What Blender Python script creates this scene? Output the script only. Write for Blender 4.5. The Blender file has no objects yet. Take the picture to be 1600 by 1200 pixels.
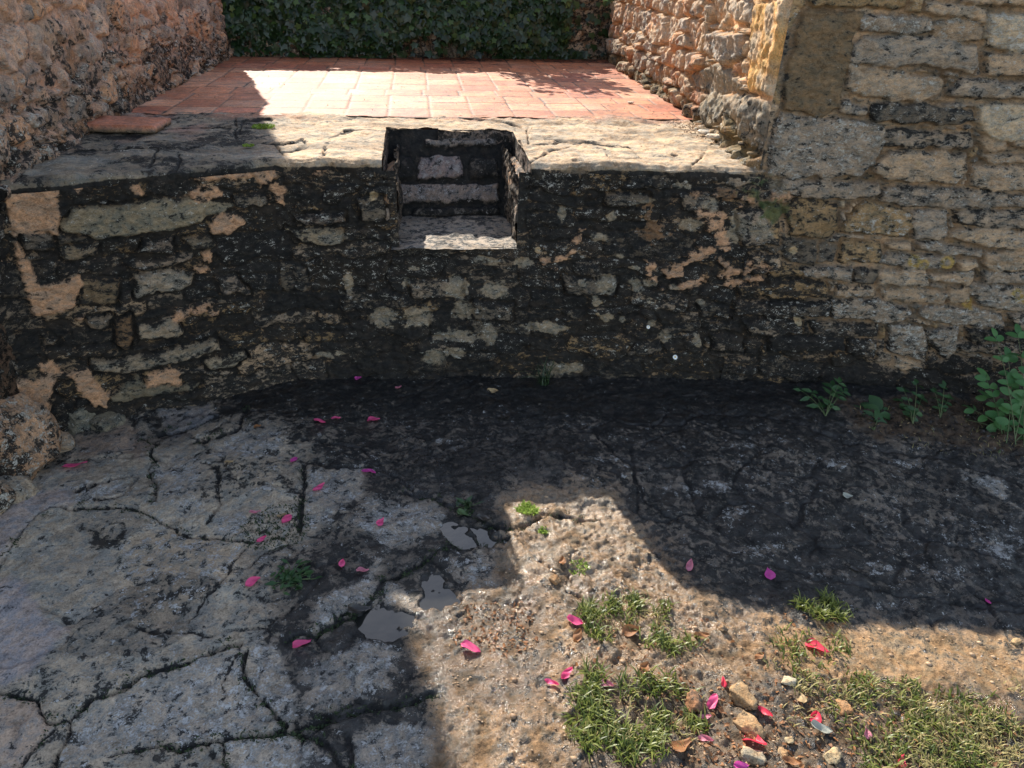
import bpy, math, random
import numpy as np
from mathutils import Vector, Matrix

S = bpy.context.scene
COL = S.collection
# ---------------------------------------------------------------- camera
F = 1150.0            # focal length in pixels of a 1600 wide frame
H = 1.6
ROLL = math.radians(2.0)
VP = (640, -68)       # where the terrace's depth lines meet
def cam_basis():
    d = np.array([VP[0]-800, -(VP[1]-600), -F], float); d /= np.linalg.norm(d)
    a = np.array([-math.sin(ROLL), -math.cos(ROLL), 0]); b = np.array([0, 0, -1.])
    n = a*(-(b@d)) + b*(a@d)
    if n@a < 0: n = -n
    up = -n/np.linalg.norm(n)
    return np.stack([np.cross(d, up), d, up])
M3 = cam_basis()
CAM = np.array([0, 0, H])
cd = bpy.data.cameras.new('camera'); co = bpy.data.objects.new('camera', cd); COL.objects.link(co)
m = Matrix.Identity(4)
for i in range(3):
    for j in range(3): m[i][j] = M3[i][j]
m[2][3] = H
co.matrix_world = m
cd.sensor_width = 36; cd.lens = F/1600*36; cd.clip_start = .02; cd.clip_end = 500
S.camera = co
def proj(P):
    c = (np.asarray(P, float)-CAM) @ M3
    return 800+F*c[..., 0]/-c[..., 2], 600-F*c[..., 1]/-c[..., 2]
def ray(px, py): return M3 @ np.array([px-800, 600-py, -F])
def at_z(px, py, z=0.):
    v = ray(px, py); return CAM + v*((z-H)/v[2])
def at_plane(px, py, p0, n):
    v = ray(px, py); n = np.asarray(n, float); return CAM + v*(((np.asarray(p0)-CAM)@n)/(v@n))
# ---------------------------------------------------------------- light
LIGHT = np.array([.395, -1.385, -1.0]); LIGHT /= np.linalg.norm(LIGHT)
world = bpy.data.worlds.new('World'); S.world = world; world.use_nodes = True
nt = world.node_tree; bg = nt.nodes['Background']
sky = nt.nodes.new('ShaderNodeTexSky'); sky.sky_type = 'NISHITA'; sky.sun_disc = False
elev = math.asin(-LIGHT[2]); sky.sun_elevation = elev
sky.sun_rotation = math.atan2(-LIGHT[0], -LIGHT[1])
sky.air_density = 1.0; sky.dust_density = .5; sky.ozone_density = 1.0
hs = nt.nodes.new('ShaderNodeHueSaturation'); hs.inputs['Saturation'].default_value = .72
nt.links.new(sky.outputs[0], hs.inputs['Color']); nt.links.new(hs.outputs[0], bg.inputs[0]); bg.inputs[1].default_value = .15
sl = bpy.data.lights.new('sun', 'SUN'); sl.energy = 4.6; sl.angle = math.radians(.55); sl.color = (1, .93, .82)
so = bpy.data.objects.new('sun', sl); COL.objects.link(so)
so.rotation_euler = Vector(LIGHT).to_track_quat('-Z', 'Y').to_euler()
S.view_settings.view_transform = 'Standard'; S.view_settings.look = 'None'
S.view_settings.gamma = 1; S.view_settings.use_curve_mapping = False
S.view_settings.exposure = 1.15
S.cycles.max_bounces = 6
# ---------------------------------------------------------------- noise
def _h(ix, iy, seed):
    n = (ix*374761393 + iy*668265263 + seed*974711) & 0xffffffff
    n = ((n ^ (n >> 13))*1274126177) & 0xffffffff
    n = (n ^ (n >> 16)) & 0xffffff
    return n/float(0xffffff)
def vn(x, y, seed=0):
    x = np.asarray(x, float); y = np.asarray(y, float)
    fx = np.floor(x); fy = np.floor(y); ix = fx.astype(np.int64); iy = fy.astype(np.int64)
    tx = x-fx; ty = y-fy; tx = tx*tx*tx*(tx*(tx*6-15)+10); ty = ty*ty*ty*(ty*(ty*6-15)+10)
    a = _h(ix, iy, seed); b = _h(ix+1, iy, seed); c = _h(ix, iy+1, seed); d = _h(ix+1, iy+1, seed)
    return (a*(1-tx)+b*tx)*(1-ty)+(c*(1-tx)+d*tx)*ty
def fbm(x, y, sc, octv=4, seed=0, g=.5):
    """about -1..1"""
    s = 0; a = 1; t = 0
    ca, sa = .8, .6
    x = np.asarray(x)*sc; y = np.asarray(y)*sc
    for o in range(octv):
        s = s+a*(vn(x, y, seed+o*17)*2-1); t += a; a *= g
        x, y = (x*ca-y*sa)*2.03+5.1, (x*sa+y*ca)*2.03+1.7
    return s/t*1.6
def worley(x, y, sc, seed=0, jit=.85):
    x = np.asarray(x)*sc; y = np.asarray(y)*sc; ix = np.floor(x).astype(np.int64); iy = np.floor(y).astype(np.int64)
    f1 = np.full(x.shape, 9.); f2 = np.full(x.shape, 9.); cid = np.zeros(x.shape, np.int64)
    for i in (-1, 0, 1):
        for j in (-1, 0, 1):
            cx, cy = ix+i, iy+j; px_ = cx+.5+jit*(_h(cx, cy, seed)-.5); py_ = cy+.5+jit*(_h(cx, cy, seed+7)-.5); d = np.hypot(x-px_, y-py_)
            m = d < f1; f2 = np.where(m, f1, np.minimum(f2, d)); cid = np.where(m, cx*7919+cy*104729, cid); f1 = np.where(m, d, f1)
    return f1, f2, np.abs(cid)
def ss(a, b, x):
    t = np.clip((x-a)/(b-a), 0, 1); return t*t*(3-2*t)
def poly_sd(px, py, poly):
    """signed distance, negative inside"""
    poly = np.asarray(poly, float); n = len(poly)
    d = np.full(np.shape(px), 1e9); ins = np.zeros(np.shape(px), bool)
    for i in range(n):
        ax, ay = poly[i]; bx, by = poly[(i+1) % n]
        ex, ey = bx-ax, by-ay; wx, wy = px-ax, py-ay
        t = np.clip((wx*ex+wy*ey)/(ex*ex+ey*ey+1e-12), 0, 1)
        d = np.minimum(d, (wx-ex*t)**2+(wy-ey*t)**2)
        c = ((ay > py) != (by > py))
        with np.errstate(divide='ignore', invalid='ignore'):
            xi = (bx-ax)*(py-ay)/(by-ay if by != ay else 1e-9)+ax
        ins ^= c & (px < xi)
    d = np.sqrt(d); return np.where(ins, -d, d)
def line_d(px, py, pts):
    d = np.full(np.shape(px), 1e9)
    for (ax, ay), (bx, by) in zip(pts[:-1], pts[1:]):
        ex, ey = bx-ax, by-ay; wx, wy = px-ax, py-ay
        t = np.clip((wx*ex+wy*ey)/(ex*ex+ey*ey+1e-12), 0, 1)
        d = np.minimum(d, (wx-ex*t)**2+(wy-ey*t)**2)
    return np.sqrt(d)
def mixc(c, col, m):
    return c*(1-m[..., None])+np.asarray(col)*m[..., None]
# ---------------------------------------------------------------- mesh helpers
def link(name, me, mat, parent=None):
    o = bpy.data.objects.new(name, me); COL.objects.link(o)
    if mat and not me.materials: me.materials.append(mat)
    if parent: o.parent = parent
    return o
def raw_mesh(name, V, faces, smooth=True):
    """faces: list of (n,k) int arrays"""
    me = bpy.data.meshes.new(name)
    V = np.asarray(V, np.float32).reshape(-1, 3)
    if not isinstance(faces, list) or np.ndim(faces[0]) == 1: faces = [faces]
    faces = [np.asarray(f, np.int32) for f in faces if len(f)]
    tot = sum(f.size for f in faces); nf = sum(len(f) for f in faces)
    me.vertices.add(len(V)); me.vertices.foreach_set('co', V.ravel())
    me.loops.add(tot); me.loops.foreach_set('vertex_index', np.concatenate([f.ravel() for f in faces]))
    me.polygons.add(nf)
    ls = []; s = 0
    for f in faces:
        ls.append(s+np.arange(len(f))*f.shape[1]); s += f.size
    me.polygons.foreach_set('loop_start', np.concatenate(ls).astype(np.int32))
    if smooth: me.polygons.foreach_set('use_smooth', np.ones(nf, bool))
    me.update(calc_edges=True); me.validate()
    return me
def setattr_col(me, name, arr):
    a = me.attributes.new(name, 'FLOAT_COLOR', 'POINT')
    arr = np.asarray(arr, np.float32).reshape(-1, arr.shape[-1])
    if arr.shape[1] == 3: arr = np.concatenate([arr, np.ones((len(arr), 1), np.float32)], 1)
    a.data.foreach_set('color', arr.ravel())
def grid_mesh(name, P, col, msk, keep=None, extra=None):
    """P (r,c,3); extra: (V, faces) body appended"""
    r, c = P.shape[:2]
    idx = np.arange(r*c).reshape(r, c)
    q = np.stack([idx[:-1, :-1], idx[:-1, 1:], idx[1:, 1:], idx[1:, :-1]], -1).reshape(-1, 4)
    if keep is not None: q = q[keep.ravel()]
    V = P.reshape(-1, 3); C = col.reshape(-1, 3); K = msk.reshape(-1, 4)
    if keep is not None:
        used = np.zeros(len(V), bool); used[q.ravel()] = True
        re = np.cumsum(used)-1; q = re[q]; V = V[used]; C = C[used]; K = K[used]
    fs = [q]
    if extra is not None:
        EV, EF = extra; fs.append(np.asarray(EF)+len(V)); n = len(EV)
        V = np.concatenate([V, np.asarray(EV, float)])
        C = np.concatenate([C, np.tile(C.mean(0), (n, 1))]); K = np.concatenate([K, np.tile(K.mean(0), (n, 1))])
    me = raw_mesh(name, V, fs)
    setattr_col(me, 'Col', C); setattr_col(me, 'Msk', K)
    return me
def prism(poly, z0, z1):
    n = len(poly); V = [(x, y, z0) for x, y in poly]+[(x, y, z1) for x, y in poly]
    assert n == 4
    return V, [[0, 1, 5, 4], [1, 2, 6, 5], [2, 3, 7, 6], [3, 0, 4, 7], [4, 5, 6, 7], [3, 2, 1, 0]]
def tag(o, label=None, cat=None, group=None, kind=None):
    if label: o['label'] = label
    if cat: o['category'] = cat
    if group: o['group'] = group
    if kind: o['kind'] = kind
    return o
def empty(name, loc=(0, 0, 0)):
    o = bpy.data.objects.new(name, None); COL.objects.link(o); o.location = loc; o.empty_display_size = .1; return o
# ---------------------------------------------------------------- materials
def N(nt, t, **k):
    n = nt.nodes.new(t)
    for a, v in k.items(): setattr(n, a, v)
    return n
def math_n(nt, op, a, b=None, c=None, clamp=False):
    n = nt.nodes.new('ShaderNodeMath'); n.operation = op; n.use_clamp = clamp
    for i, v in enumerate((a, b, c)):
        if v is None: continue
        if isinstance(v, (int, float)): n.inputs[i].default_value = v
        else: nt.links.new(v, n.inputs[i])
    return n.outputs[0]
def smooth_n(nt, v, lo, hi):
    n = nt.nodes.new('ShaderNodeMapRange'); n.interpolation_type = 'SMOOTHSTEP'
    nt.links.new(v, n.inputs[0]); n.inputs[1].default_value = lo; n.inputs[2].default_value = hi
    return n.outputs[0]
def mix_n(nt, f, a, b, mode='MIX'):
    n = nt.nodes.new('ShaderNodeMix'); n.data_type = 'RGBA'; n.blend_type = mode
    for i, v in ((0, f), (6, a), (7, b)):
        if isinstance(v, (int, float)): n.inputs[i].default_value = v
        elif isinstance(v, tuple): n.inputs[i].default_value = (*v, 1)
        else: nt.links.new(v, n.inputs[i])
    return n.outputs[2]
def noise_n(nt, vec, scale, detail=6, rough=.6, dist=0., off=0.):
    mp = nt.nodes.new('ShaderNodeMapping'); mp.inputs['Location'].default_value = (off, off*1.7, off*.6)
    nt.links.new(vec, mp.inputs[0])
    n = nt.nodes.new('ShaderNodeTexNoise'); n.inputs['Scale'].default_value = scale
    n.inputs['Detail'].default_value = detail; n.inputs['Roughness'].default_value = rough
    n.inputs['Distortion'].default_value = dist
    nt.links.new(mp.outputs[0], n.inputs[0]); return n.outputs[0]
def rock(name, dark=(.007, .0075, .008), pale=(.42, .39, .33), rough=.88, wetr=.3, bump=1.0, fine=1.0, stain_amp=1.0, sc=1.0, spk=.6, an=1.0):
    """stone: Col = own colour; Msk r = black algae, g = pale lichen, b = wet, a = pitting"""
    mt = bpy.data.materials.new(name); mt.use_nodes = True; nt = mt.node_tree
    b = nt.nodes['Principled BSDF']
    g0 = N(nt, 'ShaderNodeNewGeometry').outputs['Position']
    mp0 = N(nt, 'ShaderNodeMapping'); mp0.inputs['Scale'].default_value = (1, 1, an); nt.links.new(g0, mp0.inputs[0]); g = mp0.outputs[0]
    col = N(nt, 'ShaderNodeAttribute', attribute_name='Col').outputs['Color']
    at = N(nt, 'ShaderNodeAttribute', attribute_name='Msk')
    sp = N(nt, 'ShaderNodeSeparateColor'); nt.links.new(at.outputs['Color'], sp.inputs[0])
    R, G, B, A = sp.outputs[0], sp.outputs[1], sp.outputs[2], at.outputs['Alpha']
    n1 = noise_n(nt, g, 14*sc, 7, .68, .3)
    n2 = noise_n(nt, g, 55, 6, .7, 0, 3.1)
    n3 = noise_n(nt, g, 210, 3, .7, 0, 7.7)
    n4 = noise_n(nt, g, 24*sc, 8, .75, .5, 11.3)
    n5 = noise_n(nt, g, 33, 8, .72, .2, 17.9)
    # own colour with mottling
    v = math_n(nt, 'ADD', math_n(nt, 'MULTIPLY', n2, 1.1), math_n(nt, 'MULTIPLY', n3, .9*fine))
    v = math_n(nt, 'ADD', math_n(nt, 'MULTIPLY', n1, .9), v)           # mean about 1.45
    v = smooth_n(nt, v, .95, 1.95)
    v = math_n(nt, 'MULTIPLY_ADD', v, 1.35, .32)
    vc = N(nt, 'ShaderNodeCombineColor')
    for i in range(3): nt.links.new(v, vc.inputs[i])
    c = mix_n(nt, 1., col, vc.outputs[0], 'MULTIPLY')
    hue = mix_n(nt, smooth_n(nt, n4, .44, .58), (1.11, .97, .84), (.96, 1.0, 1.04))
    c = mix_n(nt, 1., c, hue, 'MULTIPLY')
    # black algae crust
    s = math_n(nt, 'ADD', R, math_n(nt, 'MULTIPLY', math_n(nt, 'SUBTRACT', n4, .5), 3.0*stain_amp))
    s = math_n(nt, 'ADD', s, math_n(nt, 'MULTIPLY', math_n(nt, 'SUBTRACT', n2, .5), 2.0*stain_amp))
    s = math_n(nt, 'ADD', s, math_n(nt, 'MULTIPLY', math_n(nt, 'SUBTRACT', n3, .5), .8*stain_amp))
    s = math_n(nt, 'ADD', s, math_n(nt, 'MULTIPLY', math_n(nt, 'SUBTRACT', n1, .5), 1.1*stain_amp))
    film = math_n(nt, 'MULTIPLY', smooth_n(nt, s, .15, .6), .55)
    sm = math_n(nt, 'MAXIMUM', smooth_n(nt, s, .46, .58), film)
    dk = mix_n(nt, smooth_n(nt, n5, .38, .62), dark, (dark[0]*3.4, dark[1]*2.9, dark[2]*2.3))
    dk = mix_n(nt, math_n(nt, 'MULTIPLY', smooth_n(nt, n1, .52, .66), .5), dk, (.055, .04, .028))
    c = mix_n(nt, math_n(nt, 'MULTIPLY', sm, .97), c, dk)
    # pale lichen crust
    s = math_n(nt, 'ADD', G, math_n(nt, 'MULTIPLY', math_n(nt, 'SUBTRACT', n5, .5), 3.0))
    s = math_n(nt, 'ADD', s, math_n(nt, 'MULTIPLY', math_n(nt, 'SUBTRACT', n3, .5), 1.6))
    s = math_n(nt, 'ADD', s, math_n(nt, 'MULTIPLY', math_n(nt, 'SUBTRACT', n2, .5), 1.0))
    lm = smooth_n(nt, s, .60, .70)
    pl = mix_n(nt, 1., pale, vc.outputs[0], 'MULTIPLY')
    c = mix_n(nt, math_n(nt, 'MULTIPLY', lm, .85), c, pl)
    # tiny dark pits and light specks
    c = mix_n(nt, math_n(nt, 'MULTIPLY', smooth_n(nt, n3, .38, .3), spk), c, (.02, .018, .015))
    # water darkens
    wv = math_n(nt, 'MULTIPLY_ADD', B, -.45, 1.)
    wc = N(nt, 'ShaderNodeCombineColor')
    for i in range(3): nt.links.new(wv, wc.inputs[i])
    c = mix_n(nt, 1., c, wc.outputs[0], 'MULTIPLY')
    nt.links.new(c, b.inputs['Base Color'])
    ws = math_n(nt, 'MULTIPLY', B, smooth_n(nt, n1, .38, .58))
    rg = math_n(nt, 'MULTIPLY_ADD', ws, wetr-rough, rough)
    nt.links.new(rg, b.inputs['Roughness'])
    nt.links.new(math_n(nt, 'MULTIPLY_ADD', ws, .5, .25), b.inputs['Specular IOR Level'])
    # bump
    h = math_n(nt, 'ADD', math_n(nt, 'MULTIPLY', n2, .010), math_n(nt, 'MULTIPLY', n3, .0022))
    h = math_n(nt, 'ADD', h, math_n(nt, 'MULTIPLY', n5, .008))
    h = math_n(nt, 'ADD', h, math_n(nt, 'MULTIPLY', lm, .0012))
    bp = N(nt, 'ShaderNodeBump'); bp.inputs['Distance'].default_value = 1.0*bump; bp.inputs['Strength'].default_value = .9
    nt.links.new(h, bp.inputs['Height']); nt.links.new(bp.outputs[0], b.inputs['Normal'])
    return mt
def simple(name, c1, c2, scale=30, rough=.6, bump=.002, trans=0., spec=.4):
    mt = bpy.data.materials.new(name); mt.use_nodes = True; nt = mt.node_tree; b = nt.nodes['Principled BSDF']
    g = N(nt, 'ShaderNodeNewGeometry').outputs['Position']
    oi = N(nt, 'ShaderNodeNewGeometry').outputs['Random Per Island']
    n1 = noise_n(nt, g, scale, 5, .65); n2 = noise_n(nt, g, scale*4, 3, .6, 0, 4.)
    f = smooth_n(nt, math_n(nt, 'ADD', math_n(nt, 'MULTIPLY', n1, .6), math_n(nt, 'MULTIPLY', oi, .45)), .22, .8)
    c = mix_n(nt, f, c1, c2)
    nt.links.new(c, b.inputs['Base Color']); b.inputs['Roughness'].default_value = rough
    b.inputs['Specular IOR Level'].default_value = spec
    bp = N(nt, 'ShaderNodeBump'); bp.inputs['Distance'].default_value = bump
    nt.links.new(n2, bp.inputs['Height']); nt.links.new(bp.outputs[0], b.inputs['Normal'])
    if trans:
        t = N(nt, 'ShaderNodeBsdfTranslucent'); nt.links.new(c, t.inputs[0])
        mx = N(nt, 'ShaderNodeMixShader'); mx.inputs[0].default_value = trans
        nt.links.new(b.outputs[0], mx.inputs[1]); nt.links.new(t.outputs[0], mx.inputs[2])
        nt.links.new(mx.outputs[0], nt.nodes['Material Output'].inputs[0])
    return mt
M_front = rock('stained_masonry', an=1.8, sc=.85, stain_amp=.9, spk=.5)
M_right = M_front
M_left = rock('rubble_masonry', an=1.2)
M_side = rock('side_wall_stone', sc=.7, stain_amp=.7, spk=.4)
M_cope = rock('coping_stone', bump=.7, pale=(.5, .46, .38), sc=.7, stain_amp=.6, spk=.3)
M_pave = rock('wet_paving_stone', pale=(.40, .39, .37), rough=.8, wetr=.10, bump=.75)
M_niche = rock('niche_stone', pale=(.30, .27, .25))
# ---------------------------------------------------------------- plan of the place
ZT = .933
RUN = [(-1.56, 2.34), (-1.335, 2.53), (-.52, 2.862), (.2, 2.842), (1.325, 2.752), (2.2, 2.60), (3.6, 2.30)]
RUN = np.array(RUN); SEG = np.diff(RUN, axis=0); SL = np.hypot(SEG[:, 0], SEG[:, 1]); UC = np.concatenate([[0], np.cumsum(SL)])
U_CORNER = UC[4]
def run_xy(u):
    x = np.interp(u, UC, RUN[:, 0]); y = np.interp(u, UC, RUN[:, 1])
    return x, y
def run_n(u):
    e = .03
    x0, y0 = run_xy(np.clip(u-e, 0, UC[-1])); x1, y1 = run_xy(np.clip(u+e, 0, UC[-1]))
    dx, dy = x1-x0, y1-y0; l = np.hypot(dx, dy)+1e-9
    return dy/l, -dx/l       # faces the camera side
def px_to_run(px, py):
    """photo point to (u, z) on the run of wall facing the camera"""
    best = None
    for i in range(len(SEG)):
        p0 = np.array([*RUN[i], 0]); n = np.array([SEG[i][1], -SEG[i][0], 0])
        q = at_plane(px, py, p0, n); t = ((q[:2]-RUN[i])@SEG[i])/(SL[i]**2)
        e = 0 if 0 <= t <= 1 else min(abs(t), abs(t-1))
        if best is None or e < best[0]: best = (e, UC[i]+t*SL[i], q[2])
    return best[1], best[2]
# ---------------------------------------------------------------- masonry layout
def courses(u, z, seed, hm, wm, warp=.012, r=.014):
    """irregular coursed stones: edge distance (positive inside), id, random"""
    rg = np.random.RandomState(seed)
    uw = u+warp*1.2*fbm(u, z, 9, 3, seed+5); zw = z+warp*fbm(u, z, 3.2, 3, seed+9)+warp*.5*fbm(u, z, 14, 2, seed+3)
    z0 = z.min()-.15; zb = [z0]
    while zb[-1] < z.max()+.15: zb.append(zb[-1]+rg.uniform(*hm))
    zb = np.array(zb); k = np.clip(np.searchsorted(zb, zw)-1, 0, len(zb)-2)
    d = np.zeros_like(u); sid = np.zeros(u.shape, np.int64)
    for j in np.unique(k):
        ms = k == j; hgt = zb[j+1]-zb[j]
        ub = [u.min()-.3-rg.rand()*.2]
        while ub[-1] < u.max()+.3: ub.append(ub[-1]+rg.uniform(*wm)*(.7+.3*hgt/hm[1]))
        ub = np.array(ub); q = np.clip(np.searchsorted(ub, uw[ms])-1, 0, len(ub)-2)
        split = rg.rand(len(ub)) < .28; sp = rg.uniform(.35, .65, len(ub))
        lo = np.full(q.shape, zb[j]); hi = np.full(q.shape, zb[j+1]); up = zw[ms] > zb[j]+hgt*sp[q]
        s_ = split[q]; mid = zb[j]+hgt*sp[q]
        lo = np.where(s_ & up, mid, lo); hi = np.where(s_ & ~up, mid, hi)
        dx = np.minimum(uw[ms]-ub[q], ub[q+1]-uw[ms]); dz = np.minimum(zw[ms]-lo, hi-zw[ms])
        dd = np.minimum(dx, dz); c = (dx < r*2) & (dz < r*2)
        dd = np.where(c, r*2-np.hypot(r*2-dx, r*2-dz), dd)
        d[ms] = dd; sid[ms] = j*1000+q*2+(s_ & up)
    return d, sid
def rnd(sid, s): return _h(sid, sid*0+s, 77)
def poly_stones(u, z, stones, seed, wob=.009):
    """stones: list of ([(u,z)..], colour, (dark, lichen)) -> distance (positive inside), index"""
    D = np.full(u.shape, -9.); I = np.full(u.shape, -1)
    nz = wob*fbm(u, z, 22, 4, seed)
    for k, (pl, *_r) in enumerate(stones):
        pl = np.array(pl); m = (u > pl[:, 0].min()-.03) & (u < pl[:, 0].max()+.03) & (z > pl[:, 1].min()-.03) & (z < pl[:, 1].max()+.03)
        if not m.any(): continue
        sd = -poly_sd(u[m], z[m], pl)+nz[m]+.005
        cur = D[m]; b = sd > cur; cur[b] = sd[b]; D[m] = cur
        ci = I[m]; ci[b] = k; I[m] = ci
    return D, I
def tr(pts, ox, oy, s): return [(ox+x/s, oy+y/s) for x, y in pts]
# stones of the wall on the right, read off the photo: (crop origin, scale 4)
GY, TN, BR, DG, PL, OC = (.31, .26, .20), (.39, .30, .205), (.20, .145, .085), (.16, .14, .11), (.45, .37, .26), (.32, .23, .125)
A_ = [
 ([(215,60),(580,80),(545,200),(480,480),(440,660),(340,735),(90,690),(120,450)], BR, .12, .0),
 ([(240,0),(520,-60),(860,-40),(850,40),(280,45)], OC, .25, .1),
 ([(975,20),(1180,20),(1350,60),(1340,140),(1270,115),(1060,105),(970,65)], TN, .1, .2),
 ([(560,110),(700,90),(1020,110),(1030,170),(980,220),(760,215),(570,195)], GY, .2, .45),
 ([(1030,130),(1200,110),(1290,140),(1325,180),(1310,240),(1220,265),(1060,240),(1010,190)], TN, .2, .4),
 ([(520,270),(600,215),(1000,225),(1290,290),(1300,400),(1260,450),(1180,430),(1000,410),(760,415),(500,385)], GY, .15, .1),
 ([(1350,90),(1600,70),(1760,70),(1760,310),(1480,320),(1340,290)], PL, .1, .5),
 ([(1340,320),(1760,340),(1760,490),(1350,470)], TN, .25, .25),
 ([(490,400),(640,420),(900,470),(1060,475),(1100,510),(1060,570),(960,620),(860,630),(700,600),(520,600),(470,540),(500,460)], TN, .12, .3),
 ([(1110,560),(1200,500),(1760,500),(1760,620),(1300,610),(1110,605)], GY, .3, .2),
 ([(450,660),(480,620),(620,670),(600,725),(520,720),(450,690)], GY, .2, .2),
 ([(640,660),(760,650),(1000,650),(1270,690),(1265,740),(1180,770),(800,755),(650,745),(620,700)], DG, .45, .25),
 ([(1280,650),(1400,640),(1760,660),(1760,890),(1400,880),(1310,800)], PL, .1, .35),
 ([(1040,648),(1270,638),(1280,668),(1060,672)], GY, .1, .2),
 ([(1180,-5),(1600,-60),(1760,60),(1500,40),(1200,20)], TN, .2, .2),
]
B_ = [
 ([(75,-20),(330,18),(600,30),(715,80),(710,210),(660,300),(560,375),(200,385),(-10,370),(10,200)], GY, .3, .4),
 ([(715,100),(900,90),(1260,110),(1265,190),(1230,205),(960,200),(720,195)], GY, .4, .1),
 ([(680,260),(760,215),(1060,220),(1225,240),(1225,340),(1150,430),(1000,420),(720,400),(655,350)], TN, .22, .25),
 ([(1310,150),(1350,125),(1480,140),(1500,220),(1340,230)], TN, .05, .0),
 ([(1330,245),(1760,240),(1760,300),(1380,300)], TN, .1, .2),
 ([(1270,320),(1500,310),(1760,310),(1760,470),(1450,465),(1230,435)], TN, .22, .3),
 ([(1510,140),(1760,120),(1760,215),(1520,205)], TN, .1, .2),
 ([(70,395),(300,400),(680,425),(685,475),(600,500),(480,522),(280,505),(80,470)], GY, .35, .2),
 ([(700,500),(760,440),(1100,445),(1330,465),(1590,490),(1760,500),(1760,570),(1520,570),(1100,575),(900,570),(690,530)], GY, .32, .3),
 ([(105,560),(180,515),(430,545),(440,700),(360,755),(130,745)], OC, .42, .1),
 ([(460,690),(540,580),(620,545),(780,570),(880,610),(880,700),(820,755),(640,740),(450,715)], OC, .28, .35),
 ([(890,600),(930,580),(1110,585),(1105,740),(1040,765),(900,765)], GY, .22, .3),
 ([(1150,600),(1230,578),(1760,590),(1760,710),(1400,695),(1160,670)], GY, .4, .2),
 ([(1120,720),(1200,690),(1760,720),(1760,850),(1300,800),(1100,760)], TN, .18, .3),
 ([(440,530),(490,535),(475,580),(435,575)], PL, .0, .2),
 ([(-60,550),(60,540),(70,700),(60,770),(-60,770)], OC, .35, .1),
]
C_ = [
 ([(450,20),(700,20),(710,100),(670,140),(450,150)], OC, .35, .2),
 ([(720,20),(890,30),(880,80),(730,75)], TN, .2, .2), ([(910,30),(1000,25),(1330,75),(1320,125),(1100,100),(930,75)], GY, .2, .4),
 ([(690,150),(740,90),(900,100),(1150,120),(1160,160),(1130,195),(960,190),(820,180)], GY, .3, .35),
 ([(1180,150),(1300,130),(1310,180),(1180,200)], TN, .05, .1), ([(1340,90),(1600,70),(1760,70),(1760,200),(1400,205),(1320,160)], TN, .15, .3),
 ([(220,190),(350,175),(520,190),(510,270),(380,260),(220,235)], GY, .35, .3), ([(0,200),(100,175),(210,185),(205,235),(60,245),(0,250)], OC, .35, .1),
 ([(530,200),(650,185),(680,220),(650,290),(530,270)], DG, .4, .2), ([(680,200),(970,200),(985,290),(900,305),(670,290)], TN, .15, .3),
 ([(1005,230),(1280,200),(1270,250),(1230,285),(1010,270)], TN, .1, .4), ([(1330,215),(1760,210),(1760,290),(1340,275)], GY, .25, .3),
 ([(420,300),(650,300),(660,360),(460,370),(400,360)], TN, .3, .3), ([(700,320),(900,300),(1120,340),(1080,410),(880,405),(710,380)], TN, .2, .3),
 ([(0,265),(340,270),(370,310),(360,370),(50,375),(0,370)], OC, .5, .2), ([(1120,310),(1240,300),(1250,400),(1110,420)], TN, .2, .2),
 ([(1240,290),(1760,300),(1760,450),(1500,455),(1330,430),(1250,350)], GY, .3, .4),
 ([(390,380),(650,375),(900,450),(880,490),(720,530),(560,500),(390,490)], GY, .38, .4),
 ([(930,440),(1000,420),(1300,440),(1460,480),(1460,560),(1300,555),(1050,525),(920,490)], GY, .25, .4),
 ([(1480,470),(1760,460),(1760,580),(1560,570)], GY, .35, .3), ([(0,400),(370,405),(370,490),(0,490)], DG, .6, .35),
 ([(260,520),(680,540),(680,620),(500,620),(280,600)], GY, .6, .3), ([(740,540),(960,545),(980,650),(960,760),(740,700)], GY, .35, .5),
 ([(970,570),(1180,545),(1160,700),(1100,740),(990,640)], GY, .4, .45), ([(1220,560),(1760,590),(1760,640),(1250,640)], DG, .6, .2),
 ([(0,510),(200,520),(200,590),(0,600)], GY, .6, .3), ([(0,610),(470,620),(470,700),(0,700)], DG, .8, .2),
 ([(490,630),(680,640),(650,740),(480,720)], GY, .6, .35), ([(1170,650),(1760,660),(1760,740),(1200,700)], GY, .5, .3),
]
F4 = lambda p: tr(p, 0, 240, 2.609)
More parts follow.
